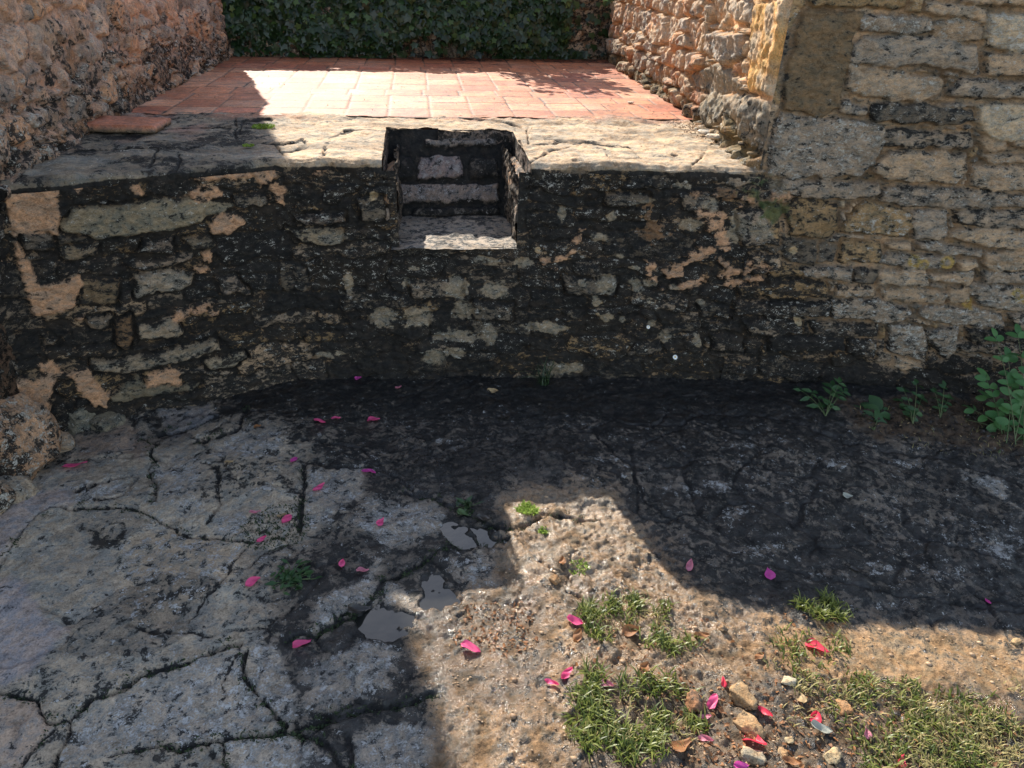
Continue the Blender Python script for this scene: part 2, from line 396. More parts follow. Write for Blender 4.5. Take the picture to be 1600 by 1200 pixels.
L_ = [  # pale bare stones of the stained wall, left
 ([(250,290),(300,230),(640,185),(880,190),(950,210),(860,250),(700,310),(500,330),(380,340),(250,310)], (.25,.245,.19), .12, .1),
 ([(750,345),(850,340),(870,370),(790,378)], (.2,.19,.15), .3, .1), ([(1170,305),(1400,310),(1400,370),(1250,360)], (.25,.24,.19), .22, .1),
 ([(545,490),(700,470),(790,480),(780,530),(680,550),(550,580)], (.27,.26,.22), .15, .2),
 ([(555,690),(620,690),(690,650),(740,720),(690,745),(570,745)], (.26,.245,.2), .18, .1),
 ([(370,830),(500,830),(870,750),(910,790),(850,810),(680,850),(500,890),(380,870)], (.24,.23,.19), .25, .1),
 ([(840,840),(980,800),(1005,820),(940,865),(850,870)], (.26,.25,.2), .2, .1),
 ([(440,990),(560,900),(600,940),(740,940),(820,930),(780,960),(600,980),(460,1010)], (.2,.2,.16), .25, .1),
 ([(330,500),(480,520),(470,600),(330,600)], (.17,.145,.1), .3, .1), ([(240,380),(400,365),(400,410),(260,430)], (.24,.22,.17), .28, .1),
 ([(490,440),(780,410),(790,430),(560,470)], (.22,.2,.17), .3, .1), ([(880,500),(960,490),(1010,560),(910,560)], (.23,.21,.18), .3, .1),
 ([(175,740),(240,750),(220,780),(175,780)], (.25,.23,.19), .2, .1), ([(350,660),(450,650),(440,710),(370,700)], (.24,.22,.18), .3, .2),
 ([(80,310),(220,320),(230,380),(100,390)], (.13,.13,.12), .4, .1), ([(470,680),(530,650),(540,740),(510,780),(470,770)], (.15,.11,.07), .3, .0),
 ([(590,350),(700,340),(690,400),(560,400)], (.2,.19,.17), .45, .2), ([(960,175),(1090,165),(1090,210),(960,210)], (.2,.19,.16), .35, .2),
 ([(1200,250),(1400,240),(1410,275),(1210,280)], (.2,.19,.18), .4, .3),
]
STONES = []
for src, ox, oy in ((A_, 1200, 0), (B_, 1200, 180), (C_, 1200, 370)):
    for pl, c, dk, li in src: STONES.append(([px_to_run(*p) for p in tr(pl, ox, oy, 4)], c, dk, li))
for pl, c, dk, li in L_: STONES.append(([px_to_run(*p) for p in F4(pl)], (c[0]*1.12, c[1], c[2]*.9), dk+.12, li+.08))
for pl, c, dk in (([(1150,440),(1215,445),(1215,462),(1155,458)], OC, .45), ([(1145,470),(1200,468),(1205,488),(1150,490)], GY, .5), ([(1160,500),(1225,498),(1230,520),(1170,522)], GY, .5),
                  ([(1090,470),(1140,475),(1135,495),(1095,492)], DG, .45), ([(1148,330),(1190,322),(1214,345),(1212,378),(1160,382)], GY, .42), ([(1170,398),(1216,396),(1216,420),(1175,424)], TN, .4),
                  ([(1060,300),(1118,304),(1120,326),(1066,328)], GY, .5), ([(1110,520),(1160,526),(1158,545),(1112,542)], GY, .5), ([(940,305),(1010,300),(1016,318),(945,322)], DG, .5),
                  ([(640,440),(720,436),(724,462),(646,466)], GY, .55), ([(740,470),(800,474),(798,498),(742,494)], DG, .5), ([(880,430),(960,436),(958,458),(884,456)], DG, .5), ([(560,310),(600,306),(604,340),(566,344)], DG, .55)):
    STONES.append(([px_to_run(*p) for p in pl], c, dk, .2))
ORANGE = [F4(p) for p in (
 [(10,110),(60,100),(240,125),(250,240),(240,330),(150,310),(60,340),(130,470),(165,530),(330,490),(330,540),(290,630),(200,650),(130,660),(90,520),(50,330)],
 [(845,280),(900,235),(970,230),(1000,280),(940,320),(860,320)], [(760,75),(1120,55),(1130,100),(1060,130),(1040,90),(930,100),(770,105)],
 [(1090,110),(1165,130),(1160,210),(1110,190)], [(270,885),(360,870),(445,980),(440,1030),(390,1030),(320,960)],
 [(600,890),(720,870),(740,930),(600,945)], [(795,450),(870,460),(850,490),(810,490)], [(150,850),(210,845),(235,880),(180,900)],
 [(280,120),(340,120),(330,165),(290,160)], [(770,140),(910,140),(900,170),(780,180)], [(820,400),(855,400),(850,430),(820,425)],
 [(710,640),(830,615),(830,640),(720,665)], [(840,610),(875,600),(870,640),(845,640)], [(300,650),(345,650),(340,680),(310,680)],
 [(530,130),(560,120),(600,160),(560,165)], [(1270,55),(1320,55),(1320,85),(1270,80)], [(0,880),(60,890),(130,930),(190,870),(240,890),(200,1000),(150,1140),(60,1190),(0,1200)])]
ORANGE += [tr(p, 840, 250, 4) for p in (
 [(1430,180),(1550,180),(1590,220),(1530,250),(1450,240)], [(1040,320),(1170,330),(1180,560),(1120,560),(1100,460),(1040,440)],
 [(780,680),(940,580),(1130,500),(1110,560),(920,680),(880,740),(800,720)], [(1140,600),(1180,640),(1410,620),(1420,650),(1240,710),(1180,700)],
 [(920,740),(1040,710),(1040,750),(880,800),(760,800)], [(990,310),(1070,320),(1050,350),(980,350)], [(1230,220),(1340,220),(1350,260),(1250,290)],
 [(1140,730),(1400,735),(1300,770),(1140,770)], [(0,600),(100,590),(210,550),(240,410),(290,400),(260,520),(110,660),(0,680)], [(960,190),(1180,195),(1180,215),(960,215)],
 [(650,660),(700,640),(760,760),(720,760)])]
BROWNP = [tr(p, 840, 250, 4) for p in ([(650,430),(700,410),(830,460),(720,520),(650,500)], [(1140,190),(1220,190),(1210,250),(1150,250)], [(660,320),(720,290),(710,350),(650,370)])]
PALE = [(500+x/2.667, 360+y/2.667, rx/2.667, ry/2.667) for x, y, rx, ry in (
 (270,345,55,38),(405,350,60,42),(600,330,48,40),(570,435,85,24),(705,430,26,34),(470,520,42,36),(570,500,48,22),(575,240,40,48),(730,245,50,34),
 (1195,215,36,32),(1150,290,18,18),(1190,355,32,20),(1440,435,28,22),(1570,450,20,26),(1370,290,11,11),(1010,570,80,26),(940,400,80,20),(1540,635,44,20),
 (850,130,40,22),(690,120,60,16),(930,610,60,18),(1310,215,22,16),(1380,380,18,16),(1260,370,16,14),(60,30,50,20),(390,150,30,8),(120,215,20,40),
 (20,510,30,12),(90,505,18,10),(360,215,16,16),(1300,150,20,8),(1470,230,20,10),(1580,290,18,12))]
PALE += [(840+x/4, 250+y/4, rx/4, ry/4) for x, y, rx, ry in ((430,770,50,40),(600,265,20,12),(680,250,50,12),(1080,270,50,36),(960,400,60,34),(610,665,30,14),
 (1240,410,60,90),(1380,420,70,60),(460,350,26,30),(380,480,50,24),(620,790,30,30),(880,160,26,22),(940,165,24,18),(700,760,40,20),(510,590,22,16),(270,750,22,18),(1130,60,50,18),(820,60,50,20),(150,330,24,50),(1500,160,50,40))]
MOSSG = [tr([(1280,60),(1400,100),(1410,180),(1380,260),(1300,170)], 840, 250, 4), tr([(1400,260),(1520,260),(1510,400),(1430,330)], 840, 250, 4)]
def wall_fields(u, z):
    x, y = run_xy(u); P = np.stack([x, y, z], -1); px, py = proj(P)
    d, sid = courses(u, z, 11, (.05, .13), (.09, .40), .028)
    D, I = poly_stones(u, z, STONES, 31)
    near = D > -.011
    r1, r2, r3 = rnd(sid, 1), rnd(sid, 2), rnd(sid, 3)
    pal = np.array([GY, TN, DG, OC, GY, DG]); base = pal[(r1*5.99).astype(int)]*(.75+.5*r2)[..., None]
    dark = .45+.2*(r3-.5); lich = .12+.2*r2
    h = ss(0, .011, d)*(.008+.012*r2)+.008*fbm(u, z, 22, 4, 4)+.010*fbm(u, z, 7, 3, 6)
    ins = (ss(0.0, .006, d))
    if near.any():
        ac = np.array([s[1] for s in STONES]); ad = np.array([s[2] for s in STONES]); al = np.array([s[3] for s in STONES])
        J = I[near]; dd = D[near]; q1 = rnd(J+5000, 4)
        hs = -.006+ss(-.003, .010, dd)*(.024+.014*q1)+.004*ss(.0, .05, dd)+.005*fbm(u[near], z[near], 26, 3, 14)*ss(0, .02, dd)
        h[near] = hs; ins[near] = ss(-.002, .005, dd)
        base[near] = ac[J]*(.88+.24*q1)[..., None]; dark[near] = ad[J]*.9+.02+.22*ss(.022, .0, dd); lich[near] = al[J]+.04
        r1[near] = q1
    mort = np.array([.38, .28, .185])*(.8+.35*fbm(u, z, 7, 3, 8))[..., None]
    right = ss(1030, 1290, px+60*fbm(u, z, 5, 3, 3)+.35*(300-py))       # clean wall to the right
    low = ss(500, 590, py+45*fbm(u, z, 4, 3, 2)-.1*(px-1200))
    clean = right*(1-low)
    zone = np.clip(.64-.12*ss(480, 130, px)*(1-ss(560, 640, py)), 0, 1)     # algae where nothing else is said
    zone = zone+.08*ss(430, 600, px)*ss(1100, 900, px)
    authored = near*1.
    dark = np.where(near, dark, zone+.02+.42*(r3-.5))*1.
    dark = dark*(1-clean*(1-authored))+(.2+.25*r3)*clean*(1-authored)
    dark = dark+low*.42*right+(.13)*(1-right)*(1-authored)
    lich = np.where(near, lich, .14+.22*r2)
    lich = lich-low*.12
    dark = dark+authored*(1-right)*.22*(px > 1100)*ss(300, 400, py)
    # joints
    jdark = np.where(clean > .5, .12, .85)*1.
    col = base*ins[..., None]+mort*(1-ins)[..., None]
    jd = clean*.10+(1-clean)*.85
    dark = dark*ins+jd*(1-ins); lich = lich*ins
    # bright mortar patches and lichen crusts
    nw = 9*fbm(u, z*1.5, 16, 4, 21)+8*fbm(u, z, 60, 3, 22)
    for pl in ORANGE:
        pl = np.array(pl); mk = (px > pl[:, 0].min()-25) & (px < pl[:, 0].max()+25) & (py > pl[:, 1].min()-25) & (py < pl[:, 1].max()+25) & (z < 1.05)
        if not mk.any(): continue
        big = np.ptp(pl[:, 0])*np.ptp(pl[:, 1]) > 1500 and pl[:, 0].max() < 450
        sd = poly_sd(px[mk], py[mk], pl)+nw[mk]*(.35 if big else .75); f = ss(3, -3, sd)
        c = col[mk]; c = mixc(c, np.array([.48, .305, .19]), f); col[mk] = c
        dark[mk] = dark[mk]*(1-f)+(.08 if big else .2)*f+f*.25*ss(-10, 0, sd); lich[mk] *= 1-f
        h[mk] = np.maximum(h[mk], 0)*(1-f)+f*.026
    for pl in BROWNP:
        pl = np.array(pl); sd = poly_sd(px, py, pl)+nw; f = ss(3, -3, sd)*(z < 1.05)
        col = mixc(col, np.array([.19, .12, .07]), f); dark = dark*(1-f)+.25*f
    for cx, cy, rx, ry in PALE:
        q = np.hypot((px-cx)/rx, (py-cy)/ry)+nw*.03; f = ss(1.35, .8, q)*(z < 1.05)
        col = mixc(col, np.array([.27, .24, .18]), f*.9); dark = dark*(1-f)+.27*f; lich = lich*(1-f)+.30*f
    for pl in MOSSG:
        sd = poly_sd(px, py, np.array(pl))+nw*1.6; f = ss(6, -10, sd)
        col = mixc(col, np.array([.05, .085, .03]), f*.8); dark = dark-.25*f
    # small round pale lichens
    for cx, cy, rr in ((1239, 389, 7), (1245, 500, 5), (840, 390, 5), (1430, 252, 4), (933, 487, 4), (584, 303, 7)):
        q = np.hypot(px-cx, py-cy)+nw*.1; f = ss(rr+1, rr-1, q); col = mixc(col, np.array([.42, .33, .2]), f); dark = dark*(1-f)+.1*f
    for cx, cy, rr in ((1425, 405, 11), (1440, 409, 8), (1475, 406, 11), (1584, 457, 10), (1510, 472, 8), (1597, 462, 8)):
        q = np.hypot(px-cx, py-cy)+nw*.12; f = ss(rr+1, rr-2, q)*ss(rr*.2, rr*.6, q); col = mixc(col, np.array([.42, .31, .10]), f)
    h = h+.006*fbm(u, z, 2.5, 3, 51)+.004*fbm(u, z, 60, 2, 52)*(1-clean*.4)
    msk = np.stack([np.clip(dark, 0, 1.2), np.clip(lich, 0, 1), np.zeros_like(h), np.zeros_like(h)], -1)
    return h, np.clip(col, .01, 1), msk, px, py
def run_sheet(u0, u1, z0, z1, du):
    us = np.linspace(u0, u1, int((u1-u0)/du)+1); zs = np.linspace(z0, z1, int((z1-z0)/du)+1)
    u, z = np.meshgrid(us, zs)
    h, col, msk, px, py = wall_fields(u, z)
    return u, z, h, col, msk, px, py
NX0, NX1, NZ = -.080, .388, .600      # niche opening
def niche_u(x): return np.interp(x, RUN[:, 0], UC)
# ================================================================ retaining wall under the terrace
rw = tag(empty('retaining_wall', (0, 2.8, 0)), 'low rough stone wall stained black below the tiled terrace', 'wall')
u, z, h, col, msk, px, py = run_sheet(0, U_CORNER, -.05, .90, .0045)
a, b_ = niche_u(NX0), niche_u(NX1)
for e in (a, b_):
    j = np.argmin(abs(u[0]-e)); u[:, j] = e
j = np.argmin(abs(z[:, 0]-NZ)); z[j, :] = NZ
nearN = ss(.05, .0, np.maximum(np.maximum(a-u, u-b_), 0)+np.maximum(NZ-z, 0)*1.)
h = h*(1-nearN)+.016*nearN
x, y = run_xy(u); nx, ny = run_n(u)
P = np.stack([x+nx*h, y+ny*h, z], -1)
uc = (u[:-1, :-1]+u[1:, 1:])/2; zc = (z[:-1, :-1]+z[1:, 1:])/2
keep = ~((uc > a) & (uc < b_) & (zc > NZ))
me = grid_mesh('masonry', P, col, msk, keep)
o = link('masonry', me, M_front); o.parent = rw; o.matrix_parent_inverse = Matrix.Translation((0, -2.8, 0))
def child(o, par):
    o.parent = par; o.matrix_parent_inverse = Matrix.Translation(-par.location); return o
# niche: floor, back, cheeks
def patch(name, par, mat, org, eu, ev, lu, lv, nrm, amp, colf, du=.006, seed=0, edge=.0, ret=False):
    """rough rectangular stone face; colf(u,v,px,py)->h,col,msk"""
    us = np.linspace(0, lu, max(2, int(lu/du)+1)); vs = np.linspace(0, lv, max(2, int(lv/du)+1))
    u, v = np.meshgrid(us, vs); org, eu, ev, nrm = [np.asarray(q, float) for q in (org, eu, ev, nrm)]
    P = org+u[..., None]*eu+v[..., None]*ev; px, py = proj(P)
    h, c, k = colf(u, v, px, py)
    if edge:
        t = np.minimum(np.minimum(u, lu-u), np.minimum(v, lv-v)); h = h*ss(0, edge, t)
    P = P+h[..., None]*nrm*amp
    me = grid_mesh(name, P, c, k)
    return me if ret else child(link(name, me, mat), par)
def stone_rows(rows, seed, base, gap=.012, dk=.5, li=.3):
    def f(u, v, px, py):
        h = np.zeros_like(u); c = np.tile(np.array([.10, .09, .08]), u.shape+(1,)); d_ = np.full(u.shape, .9); l_ = np.zeros_like(u)
        for v0, v1, u0, u1, cc, dd, ll in rows:
            sd = -poly_sd(u, v, [(u0, v0), (u1, v0+.01), (u1-.01, v1), (u0+.01, v1-.005)])+.008*fbm(u, v, 18, 4, seed)
            f_ = ss(-.002, .008, sd); h = np.maximum(h, f_*.02+.006*ss(0, .04, sd)); c = mixc(c, np.array(cc), f_); d_ = d_*(1-f_)+dd*f_; l_ = l_*(1-f_)+ll*f_
        h = h+.008*fbm(u, v, 12, 4, seed+3)
        return h, c, np.stack([d_, l_, u*0, u*0], -1)
    return f
nic = tag(child(link('niche', patch('niche', rw, M_niche, (NX0-.03, 2.80, NZ), (1, 0, 0), (0, 1, 0), .53, .48, (0, 0, 1), 1.,
    lambda u, v, px, py: ((.006*fbm(u, v, 10, 4, 61)-.02*ss(.012, 0, v)*0), np.tile(np.array([.36, .32, .27]), u.shape+(1,))*(1+.25*fbm(u, v, 5, 3, 62))[..., None],
       np.stack([.42+.25*fbm(u, v, 4, 3, 63), .2+u*0, .35+u*0, u*0], -1)), ret=True), M_niche), rw))
def sub(name, me, mat, par, top):
    o = link(name, me, mat); o.parent = par; o.matrix_parent_inverse = Matrix.Translation(-top.location); return o
bk = patch('back_stones', rw, M_niche, (NX0-.05, 3.235, NZ-.01), (1, 0, 0), (0, .52, .853), .58, .40, (0, -.853, .52), 1.,
    stone_rows([(.06, .155, .0, .50, (.26, .22, .2), .36, .45), (.17, .285, .13, .34, (.28, .23, .22), .34, .5), (.17, .27, .36, .5, (.13, .12, .11), .7, .15),
                (.17, .28, .02, .12, (.1, .09, .085), .85, .05), (.315, .36, .16, .50, (.25, .22, .2), .35, .3), (.0, .05, .1, .5, (.14, .13, .12), .7, .2)], 71, None), ret=True)
nic.parent = rw
back = link('back_stones', bk, M_niche); back.parent = nic
back.matrix_parent_inverse = nic.matrix_basis.inverted() @ Matrix.Translation((0, 0, 0))
def cheek(x, s, seed, yf):
    def f(u, v, px, py):
        return (.012*fbm(u, v, 9, 4, seed)+.006*fbm(u, v, 40, 2, seed+1), np.tile(np.array([.2, .17, .14]), u.shape+(1,)),
                np.stack([.62+.2*fbm(u, v, 6, 3, seed+2), .15+u*0, u*0, u*0], -1))
    return patch('cheek', rw, M_niche, (x, yf, NZ-.02), (0, 1, 0), (0, 0, 1), .66, .30, (s, 0, 0), 1., f, ret=True)
# world-space meshes: parents sit at the wall's base, so cancel it
rw.location = (0, 0, 0)
for q in bpy.data.objects:
    q.matrix_parent_inverse = Matrix.Identity(4)
for x_, s_, sd_, yf_ in ((NX0, 1, 81, 2.842), (NX1, -1, 91, 2.825)):
    q = link('cheek', cheek(x_, s_, sd_, yf_), M_niche); q.parent = nic
# small ledges at the mouth of the niche
def lump(center, size, seed, sub=5, rough=.18, flat=None, box=.55):
    """irregular broken stone: sphere pushed toward a box, then fractured by noise"""
    import bmesh
    bm = bmesh.new(); bmesh.ops.create_icosphere(bm, subdivisions=sub, radius=1)
    V = np.array([v.co[:] for v in bm.verts]); Fc = np.array([[v.index for v in f.verts] for f in bm.faces]); bm.free()
    m = np.abs(V).max(1, keepdims=True); V = V*(1-box)+V/m*box*.85
    rg = np.random.RandomState(seed)
    for k in range(7):       # broken flats
        n = rg.normal(size=3); n /= np.linalg.norm(n); lim = rg.uniform(.62, .88); t = V@n; V = V-np.maximum(t-lim, 0)[:, None]*n*.85
    n = fbm(V[:, 0]+V[:, 2]*.7+seed, V[:, 1]-V[:, 2]*.6, 1.6, 5, seed)
    V = V*(1+rough*n)[:, None]
    V = V*np.array(size)/2
    return V+np.array(center), Fc
def lump_mesh(name, center, size, seed, col, dk=.2, li=.2, rough=.16, sub=5, box=.55, wet=0., rot=0.):
    V, Fc = lump((0, 0, 0), size, seed, sub, rough, None, box)
    c, s = math.cos(rot), math.sin(rot); V = V@np.array([[c, s, 0], [-s, c, 0], [0, 0, 1]]); V = V+np.array(center)
    me = raw_mesh(name, V, Fc)
    C = np.tile(np.array(col), (len(V), 1))*(1+.2*fbm(V[:, 0]*40, V[:, 1]*40+V[:, 2]*30, 1, 3, seed))[:, None]
    D_ = np.tile(np.array([dk, li, wet, 0.]), (len(V), 1))
    if max(size) > .25:      # plaster remains and dark growth on the big footing boulders
        q_ = fbm(V[:, 0]+V[:, 2]*.6, V[:, 1]-V[:, 2]*.5, 7, 4, seed+9); C = mixc(C, np.array([.50, .33, .21]), ss(.0, .25, q_)); C = mixc(C, np.array([.24, .235, .18]), ss(-.15, -.4, q_))
        D_[:, 0] += .16+.35*fbm(V[:, 0]-V[:, 2], V[:, 1], 6, 3, seed+4); D_[:, 1] += .08
    setattr_col(me, 'Col', np.clip(C, .01, 1)); setattr_col(me, 'Msk', np.clip(D_, 0, 1))
    return me
for (cx, cy, cz, sx, sy, sz, sd_) in ((-.112, 3.11, .79, .075, .60, .13, 5), (.418, 3.10, .80, .07, .60, .13, 6), (-.104, 2.95, .80, .055, .24, .14, 1), (.412, 2.92, .79, .06, .22, .13, 2), (.405, 2.86, .72, .05, .07, .1, 3), (-.108, 2.87, .71, .05, .06, .10, 4)):
    q = link('ledge_stone', lump_mesh('ledge_stone', (cx, cy, cz), (sx, sy, sz), 300+sd_, (.33, .28, .24), .2, .3, .12, 4, .8), M_niche); q.parent = nic
# coping slabs on top of the wall
def edge_v(u_):      # overhang of the coping edge
    return .012+.010*fbm(u_, u_*0, 6, 3, 101)+.004*fbm(u_, u_*0, 40, 2, 102)
CR = [tr(p, 500, 0, 2.857) for p in ([(940,640),(1100,630),(1250,640),(1380,655),(1440,700)], [(930,725),(1000,690),(1130,660)], [(1130,720),(1250,710),(1440,700),(1600,690)],
     [(620,530),(750,540),(900,560)], [(930,560),(925,640)], [(110,590),(300,580)])]
CR += [tr(p, 0, 0, 2.963) for p in ([(300,690),(400,690),(560,690),(700,690),(840,690),(1000,670),(1100,655),(1300,665),(1400,650)], [(690,760),(740,700)], [(830,720),(810,780)], [(1090,640),(1130,560),(1260,560)],
     [(1090,540),(1090,650)], [(620,620),(700,600),(1060,590)], [(1270,665),(1330,740)], [(70,850),(160,760),(330,650)], [(1390,650),(1430,680),(1280,700)])]
CR += [[(1080, 262), (1110, 225), (1135, 210)], [(960, 258), (940, 230), (850, 214)], [(500, 246), (520, 215), (560, 205)]]
us = np.linspace(.12, U_CORNER+.02, 620); vs = np.concatenate([np.linspace(-.075, 0, 12), np.linspace(.006, 1.30, 216)])
u, v = np.meshgrid(us, vs)
x, y = run_xy(u); nx, ny = run_n(u)
# rows run from the edge straight back to the tile line
YT = 3.705
inw = np.clip(v, 0, None)/1.30
ov = edge_v(u)
roundf = ss(-.03, .012, v)
x0 = x+nx*ov; y0 = y+ny*ov
yy = y0+(YT+.03-y0)*inw
zz = ZT+np.minimum(v, 0)
xx = x0*(1-inw)+x*inw
dE = np.maximum(v, 0)
zz = zz-.012*ss(.03, 0, dE)*(v >= 0)-.012*(v < 0)
inset = .012*ss(-.02, -.07, v); yy = yy+inset
P = np.stack([xx, yy, zz], -1); px, py = proj(P)
hh = .010*fbm(xx, yy, 4, 4, 111)+.004*fbm(xx, yy, 24, 4, 112)
ck = np.full(u.shape, 1e9); nw = 3*fbm(xx, yy, 14, 3, 113)
for c in CR: ck = np.minimum(ck, line_d(px+nw, py+nw*.5, c))
crack = ss(2.4, .4, ck)*(v > 0)*np.clip(.75+.9*fbm(xx, yy, 9, 3, 114), .1, 1); hh = hh-.012*crack
hh = hh+.012*ss(.82, .95, inw)*0
hh = hh+.004*np.exp(-((xx-.13)/.30)**4-((yy-3.475)/.07)**2)+.008*ss(.84, .95, inw)
P[..., 2] += hh*(v >= -.001)
P[..., 1] += np.where(v < 0, .012*fbm(u, v, 22, 4, 115), 0)
# sunlit cream against shaded grey at left, both put into the colour; worn bedding streaks
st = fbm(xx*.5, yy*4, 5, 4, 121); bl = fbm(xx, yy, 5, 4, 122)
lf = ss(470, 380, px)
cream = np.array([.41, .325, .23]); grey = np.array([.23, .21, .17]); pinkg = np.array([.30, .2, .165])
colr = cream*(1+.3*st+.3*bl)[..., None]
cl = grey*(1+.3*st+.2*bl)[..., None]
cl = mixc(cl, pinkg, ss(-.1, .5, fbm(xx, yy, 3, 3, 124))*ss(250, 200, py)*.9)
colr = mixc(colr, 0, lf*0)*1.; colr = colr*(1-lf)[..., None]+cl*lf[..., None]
f = ss(4, -4, poly_sd(px, py, F4([(10,105),(60,60),(330,-70),(340,-30),(160,20),(80,90),(60,130)]))+nw*1.5)
colr = mixc(colr, np.array([.40, .27, .19]), f)
# terracotta bedding remains beside the tiles
f = ss(.86, .94, inw+.05*bl)*ss(.0, .5, fbm(xx, yy, 4, 3, 125)+.35)
colr = mixc(colr, np.array([.36, .2, .14]), f*.8)
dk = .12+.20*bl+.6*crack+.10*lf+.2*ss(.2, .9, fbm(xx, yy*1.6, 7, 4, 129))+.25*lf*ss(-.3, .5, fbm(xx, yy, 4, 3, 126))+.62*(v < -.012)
msk = np.stack([np.clip(dk, 0, 1), .12+.10*st, 0*dk, 0*dk], -1)
def inside_niche(X, Y, pad=0):
    back_y = 3.445+.02*np.sin(X*23)-.035*(X > .1)
    return (X > -.128-pad) & (X < .432+pad) & (Y < back_y)
xc = (xx[:-1, :-1]+xx[1:, 1:])/2; yc = (yy[:-1, :-1]+yy[1:, 1:])/2
keep = ~inside_niche(xc, yc)
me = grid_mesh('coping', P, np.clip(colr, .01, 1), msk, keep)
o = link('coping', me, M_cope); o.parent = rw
# stone thickness round the niche mouth under the coping
def skirt(pts, z0, z1, nrmf, seed):
    pts = np.array(pts); L = np.concatenate([[0], np.cumsum(np.hypot(*np.diff(pts, axis=0).T))])
    us = np.linspace(0, L[-1], int(L[-1]/.006)+2); vs = np.linspace(z0, z1, 14); u, v = np.meshgrid(us, vs)
    X = np.interp(u, L, pts[:, 0]); Y = np.interp(u, L, pts[:, 1])
    g = .007*fbm(u, v, 14, 4, seed); X = X+g*nrmf[0]; Y = Y+g*nrmf[1]
    P = np.stack([X, Y, v+.008*fbm(u, u*0, 10, 3, seed+1)*(v > z1-.001)], -1)
    c = np.tile(np.array([.24, .2, .18]), u.shape+(1,)); k = np.stack([.5+.2*fbm(u, v, 7, 3, seed+2), .2+u*0, u*0, u*0], -1)
    return grid_mesh('niche_lip', P, c, k)
for pts, n_, sd_ in (([(-.126, 2.84), (-.126, 3.45)], (1, 0), 131), ([(.434, 3.45), (.434, 2.80)], (-1, 0), 135), ([(-.13, 3.437), (.10, 3.45), (.10, 3.41), (.27, 3.41), (.44, 3.415)], (0, -1), 139)):
    q = link('niche_lip', skirt(pts, .835, ZT+.002, n_, sd_), M_niche); q.parent = nic
# ================================================================ paving in front
GX0, GX1, GY0, GY1 = -1.75, 3.1, .45, 2.95
xs = np.linspace(GX0, GX1, int((GX1-GX0)/.005)); ys = np.linspace(GY0, GY1, int((GY1-GY0)/.005))
X, Y = np.meshgrid(xs, ys)
BASE = -.085*ss(.35, 1.5, X)*ss(2.35, 1.35, Y)       # the paving falls away to the right
P = np.stack([X, Y, BASE], -1); px, py = proj(P)
Z7 = lambda p: [(x*.4667, 640+y*.4667) for x, y in p]
Z8 = lambda p: tr(p, 500, 700, 2.4)
CRK = [  # (polyline, width px, depth)
 (Z7([(-40,955),(60,960),(130,975),(140,1010),(165,1045),(240,1045),(330,970),(400,945),(480,890),(540,870),(640,840),(720,790),(800,770)]), 5, .016),
 (Z7([(240,1045),(230,1100),(200,1150),(180,1220)]), 6, .018), (Z7([(190,1070),(130,1120),(40,1210)]), 3, .01),
 (Z7([(-20,540),(50,440),(100,370),(150,330),(230,320),(330,325),(430,320),(500,350),(560,380),(650,415),(740,425),(830,445)]), 3, .011),
 (Z7([(240,270),(320,240),(390,225),(440,215),(465,220),(430,270),(380,290),(310,290)]), 3, .012), (Z7([(430,730),(520,745),(640,745),(700,750)]), 3, .01),
 (Z7([(820,800),(810,860),(850,930),(900,990),(960,1060)]), 4, .014), (Z7([(800,770),(740,900),(740,960)]), 2, .006),
 (Z7([(470,90),(515,100),(505,150),(520,160),(500,190),(520,240),(505,300)]), 6, .014), (Z7([(1012,190),(1015,320),(1000,400)]), 6, .016),
 (Z7([(960,760),(1060,740),(1130,700),(1200,650)]), 5, .014), (Z7([(640,700),(700,620),(780,520),(830,470)]), 2, .007),
 (Z7([(600,1140),(700,1100),(760,1090),(900,1080),(990,1080),(1180,1000)]), 6, .016), (Z7([(990,1080),(1100,1120),(1150,1200)]), 5, .014),
 (Z7([(740,1090),(760,1200)]), 4, .012), (Z7([(370,1160),(520,1130),(600,1140)]), 4, .012), (Z7([(120,110),(130,180),(0,190)]), 3, .01),
 (Z7([(520,70),(640,50),(740,20)]), 4, .012), (Z7([(640,110),(700,90),(800,70),(830,0)]), 4, .01), (Z7([(670,180),(740,200),(730,320),(690,370)]), 4, .01),
 (Z8([(310,150),(430,180),(490,215),(560,250),(640,290),(700,310),(760,300),(860,240),(960,250),(1060,262)]), 4, .014),
 (Z8([(-20,700),(130,630),(200,560),(240,500),(380,430),(450,370),(560,350),(700,345)]), 5, .016), (Z8([(700,290),(790,370),(860,440),(930,540),(1000,560)]), 3, .012),
 (Z8([(0,1000),(100,990),(250,970),(350,950),(430,930)]), 6, .014), (Z8([(100,1070),(120,1200)]), 5, .014), (Z8([(500,500),(420,420)]), 4, .012),
 ([(470, 722), (600, 735), (640, 760), (720, 790)], 4, .01), ([(600, 735), (560, 700), (470, 690)], 3, .008),
 ([(1000, 700), (1100, 640), (1240, 660), (1320, 690), (1420, 705), (1600, 760)], 3, .006), ([(980, 700), (1010, 780), (1150, 870), (1400, 930), (1600, 960)], 3, .006)]
wx = 5*fbm(X, Y, 9, 3, 201)+2.5*fbm(X, Y, 40, 3, 203); wy = 4*fbm(X, Y, 9, 3, 202)+2*fbm(X, Y, 40, 3, 204)
qx, qy = px+wx, py+wy
ck = np.zeros_like(X); dep = np.zeros_like(X); CN = np.clip(fbm(X, Y, 12, 3, 207), -.9, 1.2)
